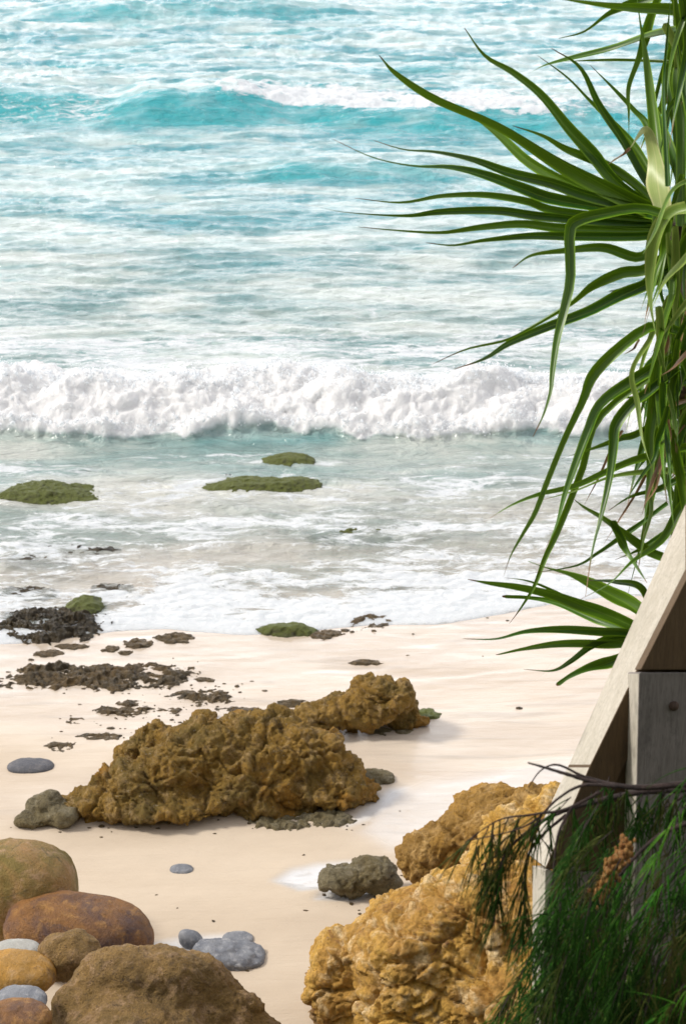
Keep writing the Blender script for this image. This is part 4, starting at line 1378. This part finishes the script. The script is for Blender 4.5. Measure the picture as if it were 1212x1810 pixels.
M['needle'] = m_needle('she_oak_needles', (0.014, 0.045, 0.005), (0.03, 0.10, 0.010), (0.14, 0.24, 0.04))
M['needle_lit'] = m_needle('she_oak_needles_lit', (0.035, 0.17, 0.015), (0.085, 0.24, 0.02), (0.24, 0.33, 0.07))  # same needles in brighter green: sunlit look put into the colour
M['needle_mid'] = m_needle('she_oak_needles_olive', (0.05, 0.075, 0.012), (0.085, 0.075, 0.02), (0.20, 0.22, 0.06))
M['twig'] = m_rock('dark_twig', (0.045, 0.022, 0.018), (0.03, 0.018, 0.015), (0.07, 0.04, 0.03), None, 10, 0.4)
M['catkin'] = m_rock('dry_catkin', (0.50, 0.24, 0.05), (0.38, 0.15, 0.03), (0.70, 0.50, 0.22), None, 12, 0.5)

tr0 = at_d(1420, 1700, 4.1)
oak = empty('she_oak', (tr0[0], tr0[1], sand_z(tr0[0], tr0[1]) - 0.05))
tag(oak, 'she-oak branches with dark drooping green needles hanging over the timber barrier', 'tree')
ob = np.array(oak.location)
limb('trunk', [ob, ob + (0.03, 0, 0.5), at_d(1400, 1500, 4.1), at_d(1380, 1330, 4.1)], [0.06, 0.05, 0.04, 0.03], M['twig'], oak)
BR = [
    [(1390, 1400), (1300, 1385), (1212, 1386), (1130, 1392), (1050, 1382), (1000, 1368), (960, 1356), (932, 1348)],
    [(1390, 1420), (1290, 1390), (1200, 1395), (1120, 1402), (1020, 1425), (960, 1450), (920, 1480), (880, 1510), (850, 1530)],
    [(1390, 1480), (1300, 1440), (1230, 1450), (1160, 1480), (1100, 1540), (1060, 1600)],
    [(1390, 1560), (1300, 1500), (1250, 1500), (1190, 1550), (1150, 1620)],
    [(1080, 1386), (1030, 1372), (985, 1352), (955, 1362), (933, 1392)],
    [(1090, 1390), (1030, 1388), (985, 1412), (945, 1450), (900, 1470), (830, 1485)],
    [(1000, 1440), (960, 1475), (930, 1520), (925, 1600)],
    [(1390, 1640), (1300, 1600), (1200, 1640), (1100, 1700), (1000, 1740)],
    [(1060, 1400), (1000, 1430), (940, 1440), (880, 1450), (820, 1490)],
    [(950, 1455), (900, 1500), (880, 1560), (872, 1640)],
    [(1240, 1395), (1200, 1412), (1160, 1440), (1130, 1480)],
    [(1010, 1425), (985, 1480), (975, 1560), (960, 1640)],
]
for i, b_ in enumerate(BR):
    dd = 4.15 + 0.10 * math.sin(i * 2.1)
    limb('twig', [at_d(px, py, dd) for px, py in b_], [0.011, 0.0055, 0.0018] if i < 4 else [0.004, 0.0025, 0.001], M['twig'], oak, 6, 0.1)


def strands(name, spec, mat, wid, sides=3, NP=7):
    """fine drooping needles; spec = list of (px, py, depth, angle, length_px, sag)"""
    V, F, n0 = [], [], 0
    po = np.array(oak.location)
    for (px, py, dp, ang, ln, sag) in spec:
        pts = []
        x, y, a = px, py, ang
        st = ln / (NP - 1)
        for i in range(NP):
            pts.append(at_d(x, y, dp) - po)
            x += math.cos(a) * st
            y += math.sin(a) * st
            a += (math.pi / 2 - a) * sag
        for i, p in enumerate(pts):
            r = wid * (1 - 0.75 * i / (NP - 1))
            for k in range(sides):
                th = 2 * math.pi * k / sides
                V.append(p + np.array([math.cos(th) * r, math.sin(th) * r, 0.3 * math.sin(th) * r]))
        for i in range(NP - 1):
            for k in range(sides):
                F.append([n0 + i * sides + k, n0 + i * sides + (k + 1) % sides, n0 + (i + 1) * sides + (k + 1) % sides, n0 + (i + 1) * sides + k])
        n0 += NP * sides
    o = mesh_obj(name, V, np.array(F), mat, oak)
    o['kind'] = 'stuff'
    return o


def left_bound(y):     # left outline of the needle mass in photo pixels
    return np.interp(y, [1380, 1440, 1520, 1600, 1680, 1750, 1810, 1900], [1080, 1050, 1020, 990, 960, 925, 900, 890])


dark, lit, mid, stems = [], [], [], []


def spray(x, y, a, L, dp, tone, n_=16, spread=22):
    px_, py_ = x, y
    pts = [(x, y)]
    for k in range(7):
        px_ += math.cos(a) * L / 7
        py_ += math.sin(a) * L / 7
        a += (math.pi / 2 - a) * 0.05 + random.gauss(0, 0.05)
        pts.append((px_, py_))
    stems.append((x, y, dp, math.atan2(pts[-1][1] - y, pts[-1][0] - x), L * 0.95, 0.03))
    for k in range(n_):
        t = random.uniform(0.05, 1) * 6.99
        j_, f_ = int(t), t - int(t)
        sx = pts[j_][0] + (pts[j_ + 1][0] - pts[j_][0]) * f_
        sy = pts[j_][1] + (pts[j_ + 1][1] - pts[j_][1]) * f_
        aa = a + R(random.gauss(0, spread))
        tone.append((sx, sy, dp + random.uniform(-0.03, 0.03), aa, random.uniform(45, 105), random.uniform(0.02, 0.12)))


for i in range(560):
    y = random.uniform(1395, 1900)
    x = random.uniform(left_bound(y) - 5, 1330)
    keep = min(1, 0.06 + max(0, (y - 1430) / 330) ** 1.2 * (1.0 if x < 1120 else 0.85))
    if 1095 < x < 1215 and y < 1570: keep *= 0.35
    if x < 1000: keep *= 0.5
    if random.random() > keep: continue
    r = random.random()
    spray(x, y - 60, R(random.gauss(115, 9)), random.uniform(90, 170), 4.1 + random.uniform(-0.3, 0.3), lit if r < 0.13 else mid if r < 0.32 else dark)
for i in range(34):   # upper fringe hanging from the branch
    x = random.uniform(985, 1300)
    spray(x, 1388 + random.uniform(-2, 14) + max(0, 1060 - x) * 0.3, R(random.gauss(108, 14)), random.uniform(40, 100), 4.15, random.choice([dark, dark, mid]), 9)
for b_ in (BR[1], BR[5], BR[6], BR[8], BR[9]):   # loose sprays over the ochre rock
    for i in range(9):
        t = random.uniform(0.35, 0.98) * (len(b_) - 1)
        j = int(t)
        f = t - j
        x = b_[j][0] + (b_[min(j + 1, len(b_) - 1)][0] - b_[j][0]) * f
        y = b_[j][1] + (b_[min(j + 1, len(b_) - 1)][1] - b_[j][1]) * f
        spray(x, y, R(random.gauss(112, 16)), random.uniform(30, 80), 4.15, random.choice([dark, mid, mid]), 6, 14)
strands('fine_twigs', stems, M['twig'], 0.0016)
strands('brownish_needles', mid, M['needle_mid'], 0.0018)
strands('needles', dark, M['needle'], 0.0021)
strands('lit_needles', lit, M['needle_lit'], 0.0019)
# tufts of dry orange catkins
cat_v, cat_f, n0 = [], [], 0
cv, cf = ico(1)
for i in range(150):
    t = random.random()
    x, y = 1108 - 52 * t + random.gauss(0, 7), 1490 + 90 * t + random.gauss(0, 10)
    p = at_d(x, y, 4.0 + random.uniform(-0.04, 0.04)) - ob
    s = random.uniform(0.003, 0.0065)
    cat_v.append(cv * np.array([s, s, s * 1.7]) + p)
    cat_f.append(cf + n0)
    n0 += len(cv)
ck = mesh_obj('catkins', np.concatenate(cat_v), np.concatenate(cat_f), M['catkin'], oak)
ck['kind'] = 'stuff'
